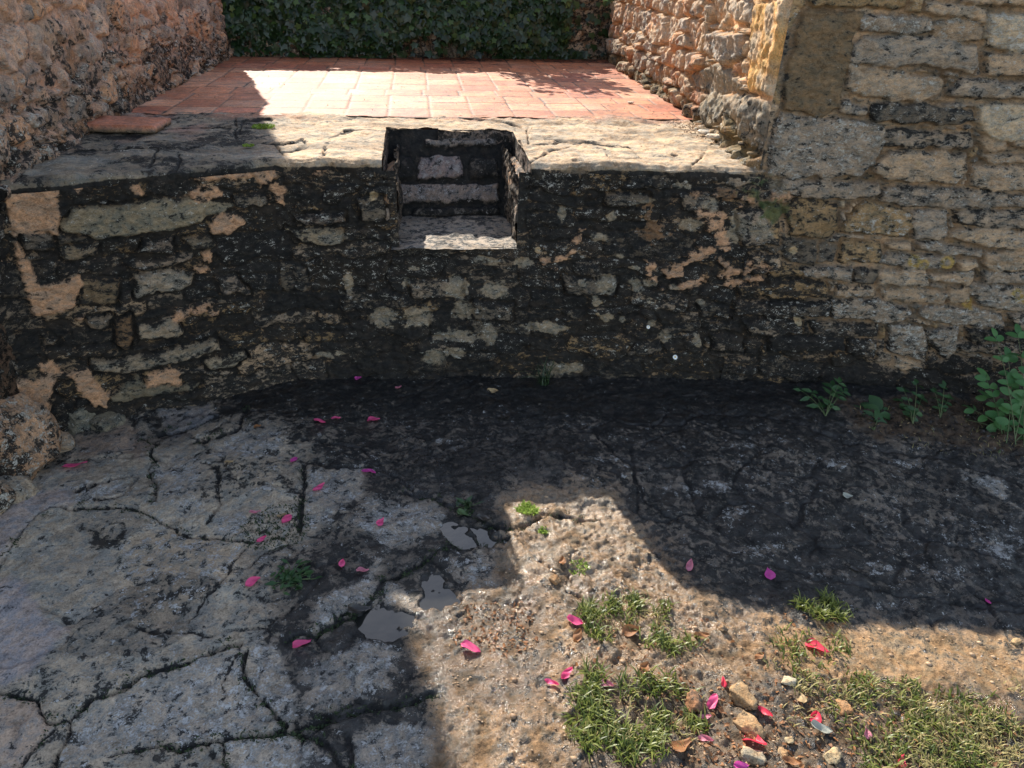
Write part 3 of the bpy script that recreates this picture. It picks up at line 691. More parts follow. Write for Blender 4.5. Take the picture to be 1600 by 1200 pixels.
for pts, w, dp in CRK:
    pa = np.array(pts); mk = (px > pa[:, 0].min()-30) & (px < pa[:, 0].max()+30) & (py > pa[:, 1].min()-30) & (py < pa[:, 1].max()+30)
    if not mk.any(): continue
    d = line_d(qx[mk], qy[mk], pts); w = w*.72*(1+.7*CN[mk]); c = ss(w*1.1+.6, w*.25, d)
    ck[mk] = np.maximum(ck[mk], c); dep[mk] = np.maximum(dep[mk], dp*c)
def zone(pl, soft, amp=1.):
    pl = np.array(pl, float); mk = (px > pl[:, 0].min()-soft*2-30) & (px < pl[:, 0].max()+soft*2+30) & (py > pl[:, 1].min()-soft*2-30) & (py < pl[:, 1].max()+soft*2+30)
    f = np.zeros_like(X); f[mk] = ss(soft, -soft, poly_sd(px[mk]+wx[mk]*amp*2, py[mk]+wy[mk]*amp*2, pl)); return f
n_a, n_b, n_c = fbm(X, Y, 3, 4, 211), fbm(X, Y, 11, 5, 212), fbm(X, Y, 45, 3, 213)
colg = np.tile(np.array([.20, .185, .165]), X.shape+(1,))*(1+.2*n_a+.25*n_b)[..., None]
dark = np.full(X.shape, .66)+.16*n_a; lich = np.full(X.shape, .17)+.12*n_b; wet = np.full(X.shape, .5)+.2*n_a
rgh = np.full(X.shape, .5)
# left flagstones: grey, drier
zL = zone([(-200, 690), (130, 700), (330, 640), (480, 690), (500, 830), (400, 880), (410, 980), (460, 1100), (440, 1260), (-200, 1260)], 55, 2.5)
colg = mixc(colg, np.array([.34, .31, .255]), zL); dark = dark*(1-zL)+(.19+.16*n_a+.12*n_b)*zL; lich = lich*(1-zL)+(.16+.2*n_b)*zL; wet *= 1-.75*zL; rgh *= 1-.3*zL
# smooth mortar screed at far left
for pl in (Z7([(-60,255),(230,270),(240,300),(130,340),(40,450),(-60,560)]), Z7([(-60,560),(60,560),(130,700),(230,740),(120,900),(-60,950)])):
    f = zone(pl, 8); colg = mixc(colg, np.array([.30, .27, .26]), f); dark = dark*(1-f)+.05*f; lich *= 1-.8*f; rgh = rgh*(1-f)+.12*f
f = zone(Z7([(-60,960),(130,975),(190,1060),(100,1140),(40,1210),(-60,1260)]), 6); colg = mixc(colg, np.array([.34, .28, .23]), f); dark = dark*(1-f)+.1*f; lich *= 1-.7*f; rgh = rgh*(1-f)+.2*f
f = zone(Z7([(250,110),(430,60),(515,110),(480,160),(380,150),(290,170)]), 6); colg = mixc(colg, np.array([.28, .23, .19]), f); dark = dark*(1-f)+.15*f; rgh = rgh*(1-f)+.2*f
f = zone(Z7([(520,10),(600,-10),(740,0),(740,30),(640,60),(560,80)]), 5); colg = mixc(colg, np.array([.20, .195, .195]), f); dark = dark*(1-f)+.18*f
f = zone(Z7([(460,430),(600,380),(760,430),(830,480),(700,620),(560,740),(440,730),(400,600)]), 14); colg = mixc(colg, np.array([.36, .31, .24]), f*.8); dark = dark*(1-f)+.3*f; lich = lich*(1-f)+.42*f
f = zone(Z7([(290,385),(350,395),(420,380),(400,430),(350,455),(300,440)]), 12, 1.6); dark = dark*(1-f)+.7*f; lich *= 1-f
w1, w2, wid = worley(X+.03*n_b+.05*n_a, Y+.03*fbm(X, Y, 9, 3, 251), 4.2, 61)
wj = ss(.08, .01, w2-w1)*ss(-.1, .6, fbm(X, Y, 2.6, 3, 252)); wr = rnd(wid, 3); wr2 = rnd(wid, 4)
colg = colg*(1+(.5*(wr-.5))[..., None]*np.array([1, .95, .85])); dark = dark+.22*(wr2-.5)+.28*wj; lich = lich+.12*(wr-.5)-.2*wj
# white crusted slabs
for pl, s in ((Z7([(240,1060),(420,950),(600,860),(790,770),(820,860),(900,990),(880,1060),(620,1130),(540,1120),(380,1160),(220,1200)]), 8), (Z7([(830,760),(910,760),(1000,960),(970,1060),(860,940)]), 5),
              (Z8([(-20,560),(100,520),(230,420),(220,560),(130,620),(-20,690)]), 6), (Z8([(-60,80),(160,60),(170,180),(60,250),(-60,300)]), 6), (Z8([(210,180),(440,190),(470,300),(380,340),(260,380),(170,330),(90,290)]), 8),
              (Z8([(100,1070),(300,1010),(450,1040),(560,1220),(100,1220)]), 8), (Z8([(-60,800),(200,720),(330,800),(250,900),(-60,980)]), 14), (Z8([(240,510),(330,520),(330,580),(250,570)]), 4),
              (Z7([(760,1090),(1000,1080),(1100,1150),(1080,1220),(760,1220)]), 8), (Z7([(150,240),(390,225),(440,250),(360,290),(240,300)]), 5), (Z7([(520,200),(600,150),(700,180),(660,320),(600,350),(530,310)]), 8),
              (Z7([(690,150),(800,70),(900,60),(980,150),(830,170)]), 8), (Z7([(710,370),(820,330),(825,430),(720,410)]), 5), ([(1505, 735), (1570, 760), (1590, 800), (1530, 765)], 4), (Z8([(430,420),(540,360),(690,370),(700,560),(540,560),(480,470)]), 14)):
    f = zone(pl, s+3); colg = mixc(colg, np.array([.40, .375, .33]), f*.75); dark = dark*(1-f)+.30*f; lich = lich*(1-f)+.50*f
f = zone(Z8([(430,420),(540,360),(690,370),(700,560),(540,560),(480,470)]), 14); dark += .2*f
# faint crusts scattered over the dark wet slabs
for cx, cy, rx, ry in ((740,640,110,18),(960,720,60,14),(1170,700,40,14),(1300,730,40,14),(1100,760,80,16),(1200,860,60,18),(1150,800,40,14),(1380,890,50,14),(1480,900,60,14),(1290,905,40,12),(1120,760,30,10),(1400,945,40,10),(900,660,90,16),
                       (1560,860,60,40),(1420,720,60,10),(700,700,60,16),(640,660,50,12),(1040,640,80,12),(1000,850,40,12)):
    q = np.hypot((px-cx)/rx, (py-cy)/ry)+.3*n_b; f = ss(1.2, .4, q)*(1-zL); lich += .26*f; dark -= .12*f
# brown mud colour, trimmed to the sunlit outline so the sun's edge is painted
zSunlit = zone([(785, 764), (945, 764), (1085, 905), (1130, 945), (1320, 965), (1700, 1020), (1900, 1260), (640, 1260), (690, 1100), (640, 960), (780, 900)], 30, 1.6)
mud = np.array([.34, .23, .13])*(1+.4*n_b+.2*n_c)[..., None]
colg = colg*(1-zSunlit)[..., None]+mud*zSunlit[..., None]; dark = dark*(1-zSunlit)+(.20+.16*n_a+.14*n_b)*zSunlit; lich = lich*(1-zSunlit)+.12*zSunlit; wet = wet*(1-zSunlit)+.9*zSunlit; rgh = rgh*(1-zSunlit)+.8*zSunlit
f = zone([(770, 755), (945, 755), (1020, 850), (900, 930), (800, 900)], 12); dark -= .22*f; colg = mixc(colg, np.array([.36, .27, .18]), f*.5)  # lighter, cleaner colour painted in to bring out the sun patch's top
f = ss(-.1, .8, fbm(X, Y, 4.5, 4, 261))*zSunlit; colg = colg*(1-.42*f)[..., None]; wet = wet+.25*f
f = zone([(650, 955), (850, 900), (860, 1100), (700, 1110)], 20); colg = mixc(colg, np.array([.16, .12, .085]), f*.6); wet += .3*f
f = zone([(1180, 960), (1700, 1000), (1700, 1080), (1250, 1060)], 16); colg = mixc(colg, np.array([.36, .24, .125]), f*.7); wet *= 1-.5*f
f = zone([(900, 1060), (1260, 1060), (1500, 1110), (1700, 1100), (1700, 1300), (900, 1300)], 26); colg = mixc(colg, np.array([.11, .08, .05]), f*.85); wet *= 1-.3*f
# algae-dark band along the foot of the wall, earth strip at right
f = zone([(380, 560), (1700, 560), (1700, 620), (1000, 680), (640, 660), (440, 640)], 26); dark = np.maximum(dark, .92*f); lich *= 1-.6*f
f = zone([(1290, 620), (1700, 600), (1750, 740), (1560, 715), (1420, 690), (1330, 680)], 10); colg = mixc(colg, np.array([.075, .055, .038]), f); dark = dark*(1-f)+.2*f; lich *= 1-f; wet *= 1-f; rgh = rgh*(1-f)+1.2*f
strip = f
f = zone([(620, 690), (900, 690), (960, 740), (780, 740), (760, 800), (700, 800), (600, 750)], 12); wet += .5*f; lich *= 1-.7*f
f = zone([(1100, 880), (1130, 935), (1600, 995), (1700, 930), (1300, 900)], 14)*.5; dark += .1*f; wet += .2*f
dark = dark+ck*.5; lich *= 1-ck

# heights
hg = .004*np.tanh(4*fbm(X, Y, 2.2, 2, 241))+.003*np.tanh(6*fbm(X, Y, 4.1, 2, 242))+.006*n_a+.004*n_b*(.5+rgh)+.0035*n_c*rgh+.005*fbm(X, Y, 6, 4, 231)
pit = fbm(X, Y, 58, 3, 221, .7); hg = hg-.0065*ss(.35, .9, pit)*np.clip(rgh*1.3-.25, 0, 1)*ss(-.5, .5, fbm(X, Y, 5, 3, 224))
crumb = np.abs(fbm(X, Y, 30, 4, 225, .7)); hg = hg+(.004*fbm(X, Y, 16, 5, 225, .62)+.003*fbm(X, Y, 80, 2, 226))*zSunlit
hg = hg-.008*ss(.1, .9, fbm(X, Y, 7, 4, 227))*zSunlit
smz = np.maximum(np.maximum(zone([(680, 1020), (860, 950), (890, 1080), (800, 1110), (700, 1110)], 22), .8*zone([(1200, 970), (1700, 1020), (1700, 1090), (1380, 1060)], 22)), .7*zone([(820, 840), (860, 860), (880, 960), (820, 930)], 16))
hg = hg+.006*ss(.3, .9, fbm(X, Y, 13, 4, 222))*zSunlit+.01*strip*(fbm(X, Y, 20, 4, 223))
hg = hg*(1-.75*smz)+.0015*n_b*smz-dep-.007*wj*(1-smz)+.005*(wr2-.5)
# shallow basins for the puddles
PUD = [Z8([(465,300),(500,288),(560,312),(575,345),(520,362),(470,368)]), Z8([(590,298),(640,300),(690,335),(690,350),(610,352)]),
       Z8([(395,480),(430,470),(480,530),(515,580),(480,598),(395,585)]), Z8([(150,700),(150,640),(190,585),(235,560),(300,600),(345,615),(345,655),(250,700),(170,715)])]
pz = np.zeros_like(X)
for pl in PUD: pz = np.maximum(pz, zone(pl, 13, 1.8))
pr = np.zeros_like(X)
for pl in PUD: pr = np.maximum(pr, zone(pl, 48, .6))
hg = hg+np.clip(pr*2.5, 0, 1)*(np.maximum(hg, -.004)-hg)
hg = hg*(1-pz)-.024*pz+.022*pz*n_b+.006*pz*n_c; dark = dark*(1-pz)+.9*pz; lich *= 1-pz; wet = np.maximum(wet, pz)
# footings at the left corner
lf = zone([(-60, 560), (60, 560), (150, 600), (150, 640), (80, 700), (-60, 720)], 14)
hg = hg+BASE
G_H = hg
def gz(x, y):
    i = int(np.clip((y-GY0)/(GY1-GY0)*(len(ys)-1), 0, len(ys)-1)); j = int(np.clip((x-GX0)/(GX1-GX0)*(len(xs)-1), 0, len(xs)-1))
    return float(G_H[i, j])
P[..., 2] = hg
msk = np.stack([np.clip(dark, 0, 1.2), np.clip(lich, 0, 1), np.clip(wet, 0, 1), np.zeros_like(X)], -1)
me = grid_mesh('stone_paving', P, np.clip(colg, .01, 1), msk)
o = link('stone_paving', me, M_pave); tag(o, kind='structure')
me = raw_mesh('ground', [(-200, -200, -.3), (200, -200, -.3), (200, 200, -.3), (-200, 200, -.3)], [[0, 1, 2, 3]])
o = link('ground', me, simple('dry_earth', (.09, .07, .05), (.16, .13, .09), 3, .95)); tag(o, kind='structure')
# puddles
mw = bpy.data.materials.new('still_water'); mw.use_nodes = True; b = mw.node_tree.nodes['Principled BSDF']
b.inputs['Base Color'].default_value = (.02, .02, .018, 1); b.inputs['Roughness'].default_value = .03; b.inputs['IOR'].default_value = 1.33
b.inputs['Specular IOR Level'].default_value = 1.0
g_ = noise_n(mw.node_tree, N(mw.node_tree, 'ShaderNodeNewGeometry').outputs['Position'], 25, 2, .5)
bp = N(mw.node_tree, 'ShaderNodeBump'); bp.inputs['Distance'].default_value = .0006; mw.node_tree.links.new(g_, bp.inputs['Height']); mw.node_tree.links.new(bp.outputs[0], b.inputs['Normal'])
for pk, pl in enumerate(PUD):
    c = np.mean(pl, 0); out = []
    for k in range(len(pl)):
        p, q = np.array(pl[k]), np.array(pl[(k+1) % len(pl)])
        for t in np.linspace(0, 1, 5)[:-1]: s_ = p+(q-p)*t; s_ = c+(s_-c)*1.6; w = at_z(*s_); out.append((w[0], w[1], -.0125-.0003*pk))
    cw = at_z(*c); V = [(cw[0], cw[1], -.0125-.0003*pk)]+out; n = len(out)
    me = raw_mesh('puddle', V, [[0, 1+i, 1+(i+1) % n] for i in range(n)])
    tag(link('puddle', me, mw), kind='structure')
# ================================================================ tiled terrace floor
TX0, TX1, TY0, TY1 = -1.42, 1.75, 3.69, 6.35
xs_ = np.arange(TX0, TX1, .007); ys_ = np.arange(TY0, TY1, .006); X, Y = np.meshgrid(xs_, ys_)
x_j = at_z(673, 178, ZT)[0]; tw, th = .2045, .206
Xw = X+.004*fbm(X, Y, 2, 2, 301); Yw = Y+.004*fbm(X, Y, 2, 2, 302)
row = np.floor((Yw-TY0)/th).astype(int); off = np.where(row % 5 == 3, .03, 0.)+np.where(X > .9, .1, 0)*(row % 2)
colj = np.floor((Xw-x_j+off)/tw).astype(int)
fx = (Xw-x_j+off)/tw-colj; fy = (Yw-TY0)/th-row
d = np.minimum(np.minimum(fx, 1-fx)*tw, np.minimum(fy, 1-fy)*th)
tid = row*97+colj+5000; t1, t2, t3 = rnd(tid, 1), rnd(tid, 2), rnd(tid, 3)
pal = np.array([(.42, .165, .09), (.46, .20, .11), (.38, .14, .08), (.48, .24, .145), (.44, .18, .10)])
c = pal[(t1*4.99).astype(int)]*(.85+.3*t2)[..., None]; nb = fbm(X, Y, 6, 4, 303); stn = fbm(X*.6, Y*5, 4, 3, 304)
c = c*(1+.16*nb+.10*stn)[..., None]
# whitish mottling; sun glare painted in, strongest at the left of the open part
glare = ss(.1, .8, fbm(X, Y, 3, 4, 305)+.5*(t3-.4)+.5*ss(.4, -.6, X)*ss(-1.2, -.8, X)-.15); c = mixc(c, np.array([.58, .45, .35]), glare*.20)
jt = ss(.007, .002, d); c = mixc(c, np.array([.20, .14, .10]), jt*.85)
hz = ZT+.006+.0025*ss(.002, .008, d)+.0025*(t3-.5)+.0015*nb+.004*(fx-.5)*(t1-.5)
edge = Y-TY0; wob = .02*fbm(X, X*0, 7, 3, 306)
keep = ((edge+wob)[:-1, :-1] > .008)
dk = .12+.18*ss(.2, .9, fbm(X, Y, 5, 4, 307))+.25*jt+.35*ss(.2, 0, 6.0-Y)
msk = np.stack([dk, .02+0*dk, 0*dk, 0*dk], -1)
M_tile = rock('terracotta_tile', bump=.16, pale=(.55, .42, .33), rough=.68, stain_amp=.6)
me = grid_mesh('terrace_floor', np.stack([X, Y, hz], -1), np.clip(c, .01, 1), msk, keep, extra=prism([(-1.3, 3.75), (1.4, 3.75), (1.6, 6.3), (-1.3, 6.3)], 0, .90))
o = link('terrace_floor', me, M_tile); tag(o, kind='structure')
# ================================================================ rubble wall sheets (left, back, reveal)
def rubble(A, B, z0, z1, nrm, seed, du, colf, relief=.03, hm=(.06, .15), wm=(.08, .26), warp=.03, taper=(0, 0), stones=None, dn0=None, dn1=None, lean=0.):
    A = np.array(A, float); B = np.array(B, float); L = np.linalg.norm(B-A); e = (B-A)/L
    us = np.linspace(0, L, int(L/du)+1); zs = np.linspace(z0, z1, int((z1-z0)/du)+1); u, z = np.meshgrid(us, zs)
    d, sid = courses(u, z, seed, hm, wm, warp, .02)
    x = A[0]+e[0]*u; y = A[1]+e[1]*u; P = np.stack([x, y, z], -1); px, py = proj(P)
    I = np.full(u.shape, -1)
    if stones:
        D, I = poly_stones(u, z, stones, seed); nr = D > -.012; d = np.where(nr, D, d); I = np.where(nr, I, -1); sid = np.where(nr, 900000+I, sid)
    r1, r2, r3 = rnd(sid, 1), rnd(sid, 2), rnd(sid, 3)
    ins = ss(-.002, .012, d+.006*fbm(u, z, 30, 3, seed+1))
    tx_, tz_ = (rnd(sid, 5)-.5), (rnd(sid, 6)-.5)
    h = ss(0, .014, d)*relief*(.3+1.1*r2)+relief*.20*fbm(u, z, 12, 5, seed+2)+relief*.20*fbm(u, z, 45, 3, seed+3)+ss(0, .014, d)*relief*(tx_*np.sin(u*23+r1*6)+tz_*np.sin(z*31+r2*6))*.6
    h = h+.012*fbm(u, z, 1.7, 3, seed+4)
    col, msk, h = colf(u, z, px, py, ins, r1, r2, r3, h, I)
    n = np.array(nrm, float); nx = np.full(u.shape, n[0]); ny = np.full(u.shape, n[1])
    for end, dn in ((0, dn0), (1, dn1)):
        if dn is None: continue
        t = ss(.03, 0, u if end == 0 else L-u); h = h*(1-t)+(.016+.006*fbm(z, z*0, 8, 4, 777))*t
        nx = nx*(1-t)+dn[0]*t; ny = ny*(1-t)+dn[1]*t
    P = np.stack([x+nx*h, y+ny*h+0*h, z], -1)
    if lean: P[..., 0] += lean*(z-ZT)
    return P, np.clip(col, .01, 1), msk
def col_left(u, z, px, py, ins, r1, r2, r3, h, I):
    pal = np.array([(.42, .32, .24), (.34, .28, .23), (.46, .33, .24), (.27, .23, .19), (.46, .29, .18)])
    base = pal[(r1*4.99).astype(int)]*(.6+.75*r2)[..., None]
    mort = np.array([.50, .35, .27])*(1+.2*fbm(u, z, 6, 3, 402))[..., None]
    up = ss(1.05, 1.5, z+.15*fbm(u, z, 3, 3, 403)); col = base*ins[..., None]+mort*(1-ins)[..., None]
    col = mixc(col, np.array([.56, .39, .30]), up*.7*ss(-.3, .5, fbm(u, z, 5, 3, 404)))  # pink mortar made paler towards the top, with glare painted into it
    f = ss(.42, .62, fbm(u, z, 7, 4, 405)); col = mixc(col, np.array([.54, .31, .19]), f*.45)
    low = ss(.42, .0, z-ZT+.12*fbm(u, z, 4, 3, 406))
    dk = .27+.34*(r3-.5)+.30*low-.12*up-.3*f+.1*(1-ins)*low; dk = np.where(z < ZT-.06, .80, dk); low_ = z < ZT-.06; col = mixc(col, np.array([.2, .185, .155]), low_*.7)
    li = .27+.2*r2-.1*up-.16*(z < ZT-.06)
    return col, np.stack([np.clip(dk, 0, 1), np.clip(li, 0, 1), 0*dk, 0*dk], -1), h
WH = 3.75
lw = tag(empty('rubble_wall'), 'tall pinkish brown rubble wall rising on the left side of the terrace', 'wall')
P, c, k = rubble((-1.46, 1.75), (-1.335, 2.56), -.05, 2.0, (1, -.1), 511, .006, col_left, .018, lean=.12)
V1 = P
link('lower_masonry', grid_mesh('lower_masonry', P, c, k, extra=prism([(-1.9, 1.6), (-1.5, 1.6), (-1.40, 2.6), (-1.9, 2.6)], -.05, 1.99)), M_left).parent = lw
P, c, k = rubble((-1.335, 2.50), (-1.285, 5.90), .85, 2.3, (1, -.02), 401, .0075, col_left, .024, hm=(.045, .12), wm=(.05, .2), warp=.045, dn1=(.7, .7))
link('masonry', grid_mesh('masonry', P, c, k, extra=prism([(-1.85, 2.5), (-1.375, 2.5), (-1.325, 5.86), (-1.85, 5.86)], 0, WH)), M_left).parent = lw
for i, (c3, s_, c_, dk, li) in enumerate((((-1.44, 2.26, .09), (.30, .34, .36), (.44, .36, .25), .16, .35), ((-1.47, 2.02, .03), (.28, .30, .24), (.40, .34, .26), .2, .45), ((-1.40, 2.14, .0), (.2, .2, .14), (.36, .31, .24), .22, .4))):
    q = link('footing_stone', lump_mesh('footing_stone', c3, s_, 370+i, c_, dk, li, .16, 6, .2), M_left); q.parent = lw
# sloped mortar fillet and footing rocks at the corner
for i, (a_, b_, s_, c_, dk, li, dy) in enumerate((((22, 650), .03, (.34, .30, .36), (.42, .34, .24), .14, .40, -.07), ((118, 634), .0, (.20, .20, .20), (.22, .22, .18), .38, .25, -.03), ((66, 596), .11, (.26, .20, .22), (.50, .35, .23), .10, .05, -.06),
                                      ((5, 600), .18, (.22, .2, .2), (.44, .33, .23), .15, .3, -.08), ((160, 640), .0, (.15, .12, .09), (.2, .19, .15), .35, .2, -.02), ((85, 668), .0, (.16, .13, .12), (.40, .31, .22), .2, .35, -.06))):
    w = at_z(*a_, 0.05); q = link('footing_stone', lump_mesh('footing_stone', (w[0], w[1]+dy, b_), s_, 340+i, c_, dk, li, .16, 6, .2), M_left); q.parent = lw
def col_back(u, z, px, py, ins, r1, r2, r3, h, I):
    base = np.array([.40, .34, .27])*(.7+.6*r1)[..., None]; col = mixc(np.array([.3, .2, .13])*np.ones(u.shape+(1,)), 0, u*0); col = base*ins[..., None]+np.array([.28, .19, .12])*(1-ins)[..., None]
    return col, np.stack([.4+.2*r3, .25*r2, 0*u, 0*u], -1), h
bw = tag(empty('back_wall'), 'low dark stone wall at the back of the terrace, almost hidden by ivy', 'wall')
BA, BB = (-1.7, 5.93), (1.9, 6.26)
P, c, k = rubble(BA, BB, .88, 1.36, (.09, -1), 601, .009, col_back, .025)
link('masonry', grid_mesh('masonry', P, c, k, extra=prism([(-1.9, 5.98), (2.2, 6.33), (2.2, 6.7), (-1.9, 6.4)], 0, 1.37)), M_left).parent = bw
# ================================================================ building wall on the right
hw = tag(empty('building_wall'), 'tall coursed limestone wall with square ochre quoin, right of the terrace', 'wall')
u, z, h, col, msk, px, py = run_sheet(U_CORNER, UC[-1]-.3, -.05, 1.60, .0048)
x, y = run_xy(u); nx, ny = run_n(u)
t = ss(.03, 0, u-U_CORNER)*ss(ZT-.02, ZT+.01, z)
h2 = h*(1-t)+(.016+.006*fbm(z, z*0, 8, 4, 777))*t
nx = nx*(1-t)+(-.7)*t; ny = ny*(1-t)+(-.7)*t
P = np.stack([x+nx*h2, y+ny*h2, z], -1)
RV = np.array([1.325, 2.752]); RB = np.array([1.545, 6.25])
me = grid_mesh('masonry', P, col, msk, extra=prism([(1.38, 2.80), (3.5, 2.40), (3.9, 6.6), (1.62, 6.6)], 0, 2.4))
link('masonry', me, M_right).parent = hw
rn = np.array([-(RB-RV)[1], (RB-RV)[0]]); rn = rn/np.linalg.norm(rn)
def px_rev(px_, py_):
    q = at_plane(px_, py_, [*RV, 0], [*rn, 0]); return float((q[:2]-RV)@((RB-RV)/np.linalg.norm(RB-RV))), float(q[2])
Z6 = lambda p: [px_rev(*q) for q in tr(p, 940, 0, 4.616)]
REV = [(Z6([(1160,40),(1480,-40),(1450,60),(1370,480),(1310,700),(1120,650),(1110,400)]), (.62, .37, .14), .05, .0),
       (Z6([(960,0),(1140,0),(1130,180),(970,150)]), (.46, .38, .29), .05, .1), (Z6([(1160,-160),(1500,-160),(1480,-50),(1160,30)]), (.55, .36, .19), .05, .0),
       (Z6([(930,690),(1100,680),(1290,720),(1270,900),(1200,1130),(1000,950)]), (.30, .26, .2), .25, .3), (Z6([(820,230),(1080,250),(1080,420),(930,470),(840,330)]), (.33, .28, .23), .2, .4),
       (Z6([(650,540),(900,460),(1100,640),(880,690),(700,640)]), (.30, .26, .2), .25, .3), (Z6([(720,800),(820,640),(960,720),(900,900),(780,920)]), (.28, .25, .19), .25, .3)]
def col_rev(u, z, px, py, ins, r1, r2, r3, h, I):
    pal = np.array([(.48, .37, .26), (.42, .33, .24), (.52, .39, .26), (.48, .29, .17), (.38, .31, .24)])
    base = pal[(r1*4.99).astype(int)]*(.85+.3*r2)[..., None]
    dk = .16+.15*(r3-.5); li = .25+.2*r2
    for i_, s in enumerate(REV):
        mk = I == i_; base[mk] = s[1]; dk[mk] = s[2]; li[mk] = s[3]
    q = (I == 0) | (I == 2)
    h = np.where(q, .022+(.007*fbm(u, z, 34, 5, 705, .65)+.004*fbm(u, z*.4, 60, 2, 709))*ins+.012*ins, h)
    base[q] = base[q]*(1+.28*fbm(u[q]*3, z[q], 7, 4, 706))[..., None]; base = np.where(q[..., None], mixc(base, np.array([.5, .42, .32]), ss(.1, .7, fbm(u, z, 9, 4, 708))*.7), base)
    mort = np.array([.64, .41, .23])*(1+.12*fbm(u, z, 6, 3, 702))[..., None]
    lowm = ss(.28, .05, z-ZT+.05*fbm(u, z, 5, 3, 703)); mort = mixc(mort, np.array([.30, .21, .14]), lowm)
    col = base*ins[..., None]+mort*(1-ins)[..., None]
    col = mixc(col, np.array([.44, .22, .13]), ss(.45, .7, fbm(u, z, 5, 3, 707))*(I < 0)*.7)
    col = mixc(col, np.array([.10, .095, .03]), ss(.13, .02, z-ZT+.06*fbm(u, z, 8, 3, 704))*.6)
    dk = dk+.35*ss(2.6, 3.5, u)*0+.16*lowm; 
    return col, np.stack([np.clip(dk, 0, 1), np.clip(li, 0, 1)*ins, 0*dk, 0*dk], -1), h
P, c, k = rubble(RV, RB, ZT-.06, 1.95, rn, 701, .006, col_rev, .040, hm=(.06, .15), wm=(.07, .2), warp=.03, stones=REV, dn0=(-.7, -.7))
link('side_masonry', grid_mesh('side_masonry', P, c, k), M_side).parent = hw
# ================================================================ foliage and small things
def leafset(name, items, shape, mat, parent=None, fold=.25, curl=.2):
    """items: (pos, dir(length axis), normal, length, width); shape: outline [(t,w)] along the leaf, t 0..1"""
    sh = np.array(shape, float); n = len(sh)
    V = []; Q = []
    for (p, d, nn, L, W) in items:
        d = np.asarray(d, float); d = d/(np.linalg.norm(d)+1e-9); s = np.cross(d, nn); s = s/(np.linalg.norm(s)+1e-9); nn = np.cross(s, d)
        b = len(V)
        for t, w in sh: V.append(p+d*t*L+nn*(-curl*L*t*t))
        for t, w in sh: V.append(p+d*(t+0)*L+s*w*W*.5+nn*(-curl*L*t*t+fold*W*.5*w))
        for t, w in sh: V.append(p+d*(t+0)*L-s*w*W*.5+nn*(-curl*L*t*t+fold*W*.5*w))
        for i in range(n-1):
            Q.append([b+i, b+i+1, b+n+i+1, b+n+i]); Q.append([b+i+1, b+i, b+2*n+i, b+2*n+i+1])
    me = raw_mesh(name, np.array(V), [np.array(Q)], smooth=False)
    return link(name, me, mat, parent)
OVAL = [(0, .02), (.12, .55), (.35, .98), (.6, .92), (.82, .55), (1, .03)]
RND = [(0, .05), (.1, .6), (.3, .95), (.55, 1.), (.8, .75), (.95, .35), (1, .05)]
LANCE = [(0, .03), (.15, .5), (.4, 1.), (.7, .6), (1, .02)]
def tube(name, paths, mat, parent=None, ns=5):
    """paths: list of (pts, r0, r1)"""
    V = []; Q = []
    for pts, r0, r1 in paths:
        pts = np.asarray(pts, float); n = len(pts); b = len(V)
        for i in range(n):
            d = pts[min(i+1, n-1)]-pts[max(i-1, 0)]; d = d/(np.linalg.norm(d)+1e-9)
            a = np.cross(d, [.3, .2, .9]); a = a/(np.linalg.norm(a)+1e-9); c = np.cross(d, a); r = r0+(r1-r0)*i/(n-1)
            for k in range(ns): t = k*2*math.pi/ns; V.append(pts[i]+a*math.cos(t)*r+c*math.sin(t)*r)
        for i in range(n-1):
            for k in range(ns): Q.append([b+i*ns+k, b+i*ns+(k+1) % ns, b+(i+1)*ns+(k+1) % ns, b+(i+1)*ns+k])
    return link(name, raw_mesh(name, np.array(V), [np.array(Q)]), mat, parent)
rng = np.random.RandomState(5)
# ---- ivy
M_ivy = simple('ivy_leaf', (.007, .020, .007), (.030, .062, .018), 20, .38, .001, .12, .5)
M_stem = simple('brown_stem', (.07, .045, .025), (.12, .085, .05), 60, .8)
M_ivyn = simple('young_ivy_leaf', (.035, .085, .02), (.08, .14, .035), 20, .4, .001, .2, .5)
def ivy_mesh(name, n, mat, parent, xr, zr, seed, size=(.035, .075), pred=None, depth=.16):
    rg = np.random.RandomState(seed); V = []; Fc = []
    ang = np.radians([90, 68, 48, 28, 8, -35, -90, -145, 172, 152, 132, 112]); rad = np.array([1., .62, .58, .86, .5, .62, .22, .62, .5, .86, .58, .62])
    k = 0
    while k < n:
        x = rg.uniform(*xr); z = rg.uniform(*zr)
        th_ = .5+.5*float(fbm(np.array(x), np.array(z), 3.2, 3, 900))
        if pred is not None and not pred(x, z, rg): continue
        k += 1
        yw = BA[1]+(x-BA[0])/(BB[0]-BA[0])*(BB[1]-BA[1])
        y = yw-.03-depth*th_*rg.rand()**.7*(1.0 if z > ZT+.15 else max(.2, (z-ZT)/.15)); s = rg.uniform(*size)
        # normal outwards with droop
        nn = Vector((rg.normal()*.35, -1, .55+rg.normal()*.4)).normalized()
        q = nn.to_track_quat('Z', 'Y'); r = rg.normal()*.6+math.pi
        b = len(V); V.append(np.array([x, y, z]))
        for a_, rr in zip(ang, rad):
            px_, py_ = math.cos(a_)*rr*s*.75, math.sin(a_)*rr*s*.75
            c_, s_ = math.cos(r), math.sin(r); w = q @ Vector((px_*c_-py_*s_, px_*s_+py_*c_, -.25*(px_*px_+py_*py_)/s+.0*rr)); V.append(np.array([x+w.x, y+w.y, z+w.z]))
        for i in range(12): Fc.append([b, b+1+i, b+1+(i+1) % 12])
    return link(name, raw_mesh(name, np.array(V), [np.array(Fc)], False), mat, parent)
iv = tag(empty('ivy'), 'dark green ivy smothering the low wall at the back of the terrace', 'plant')
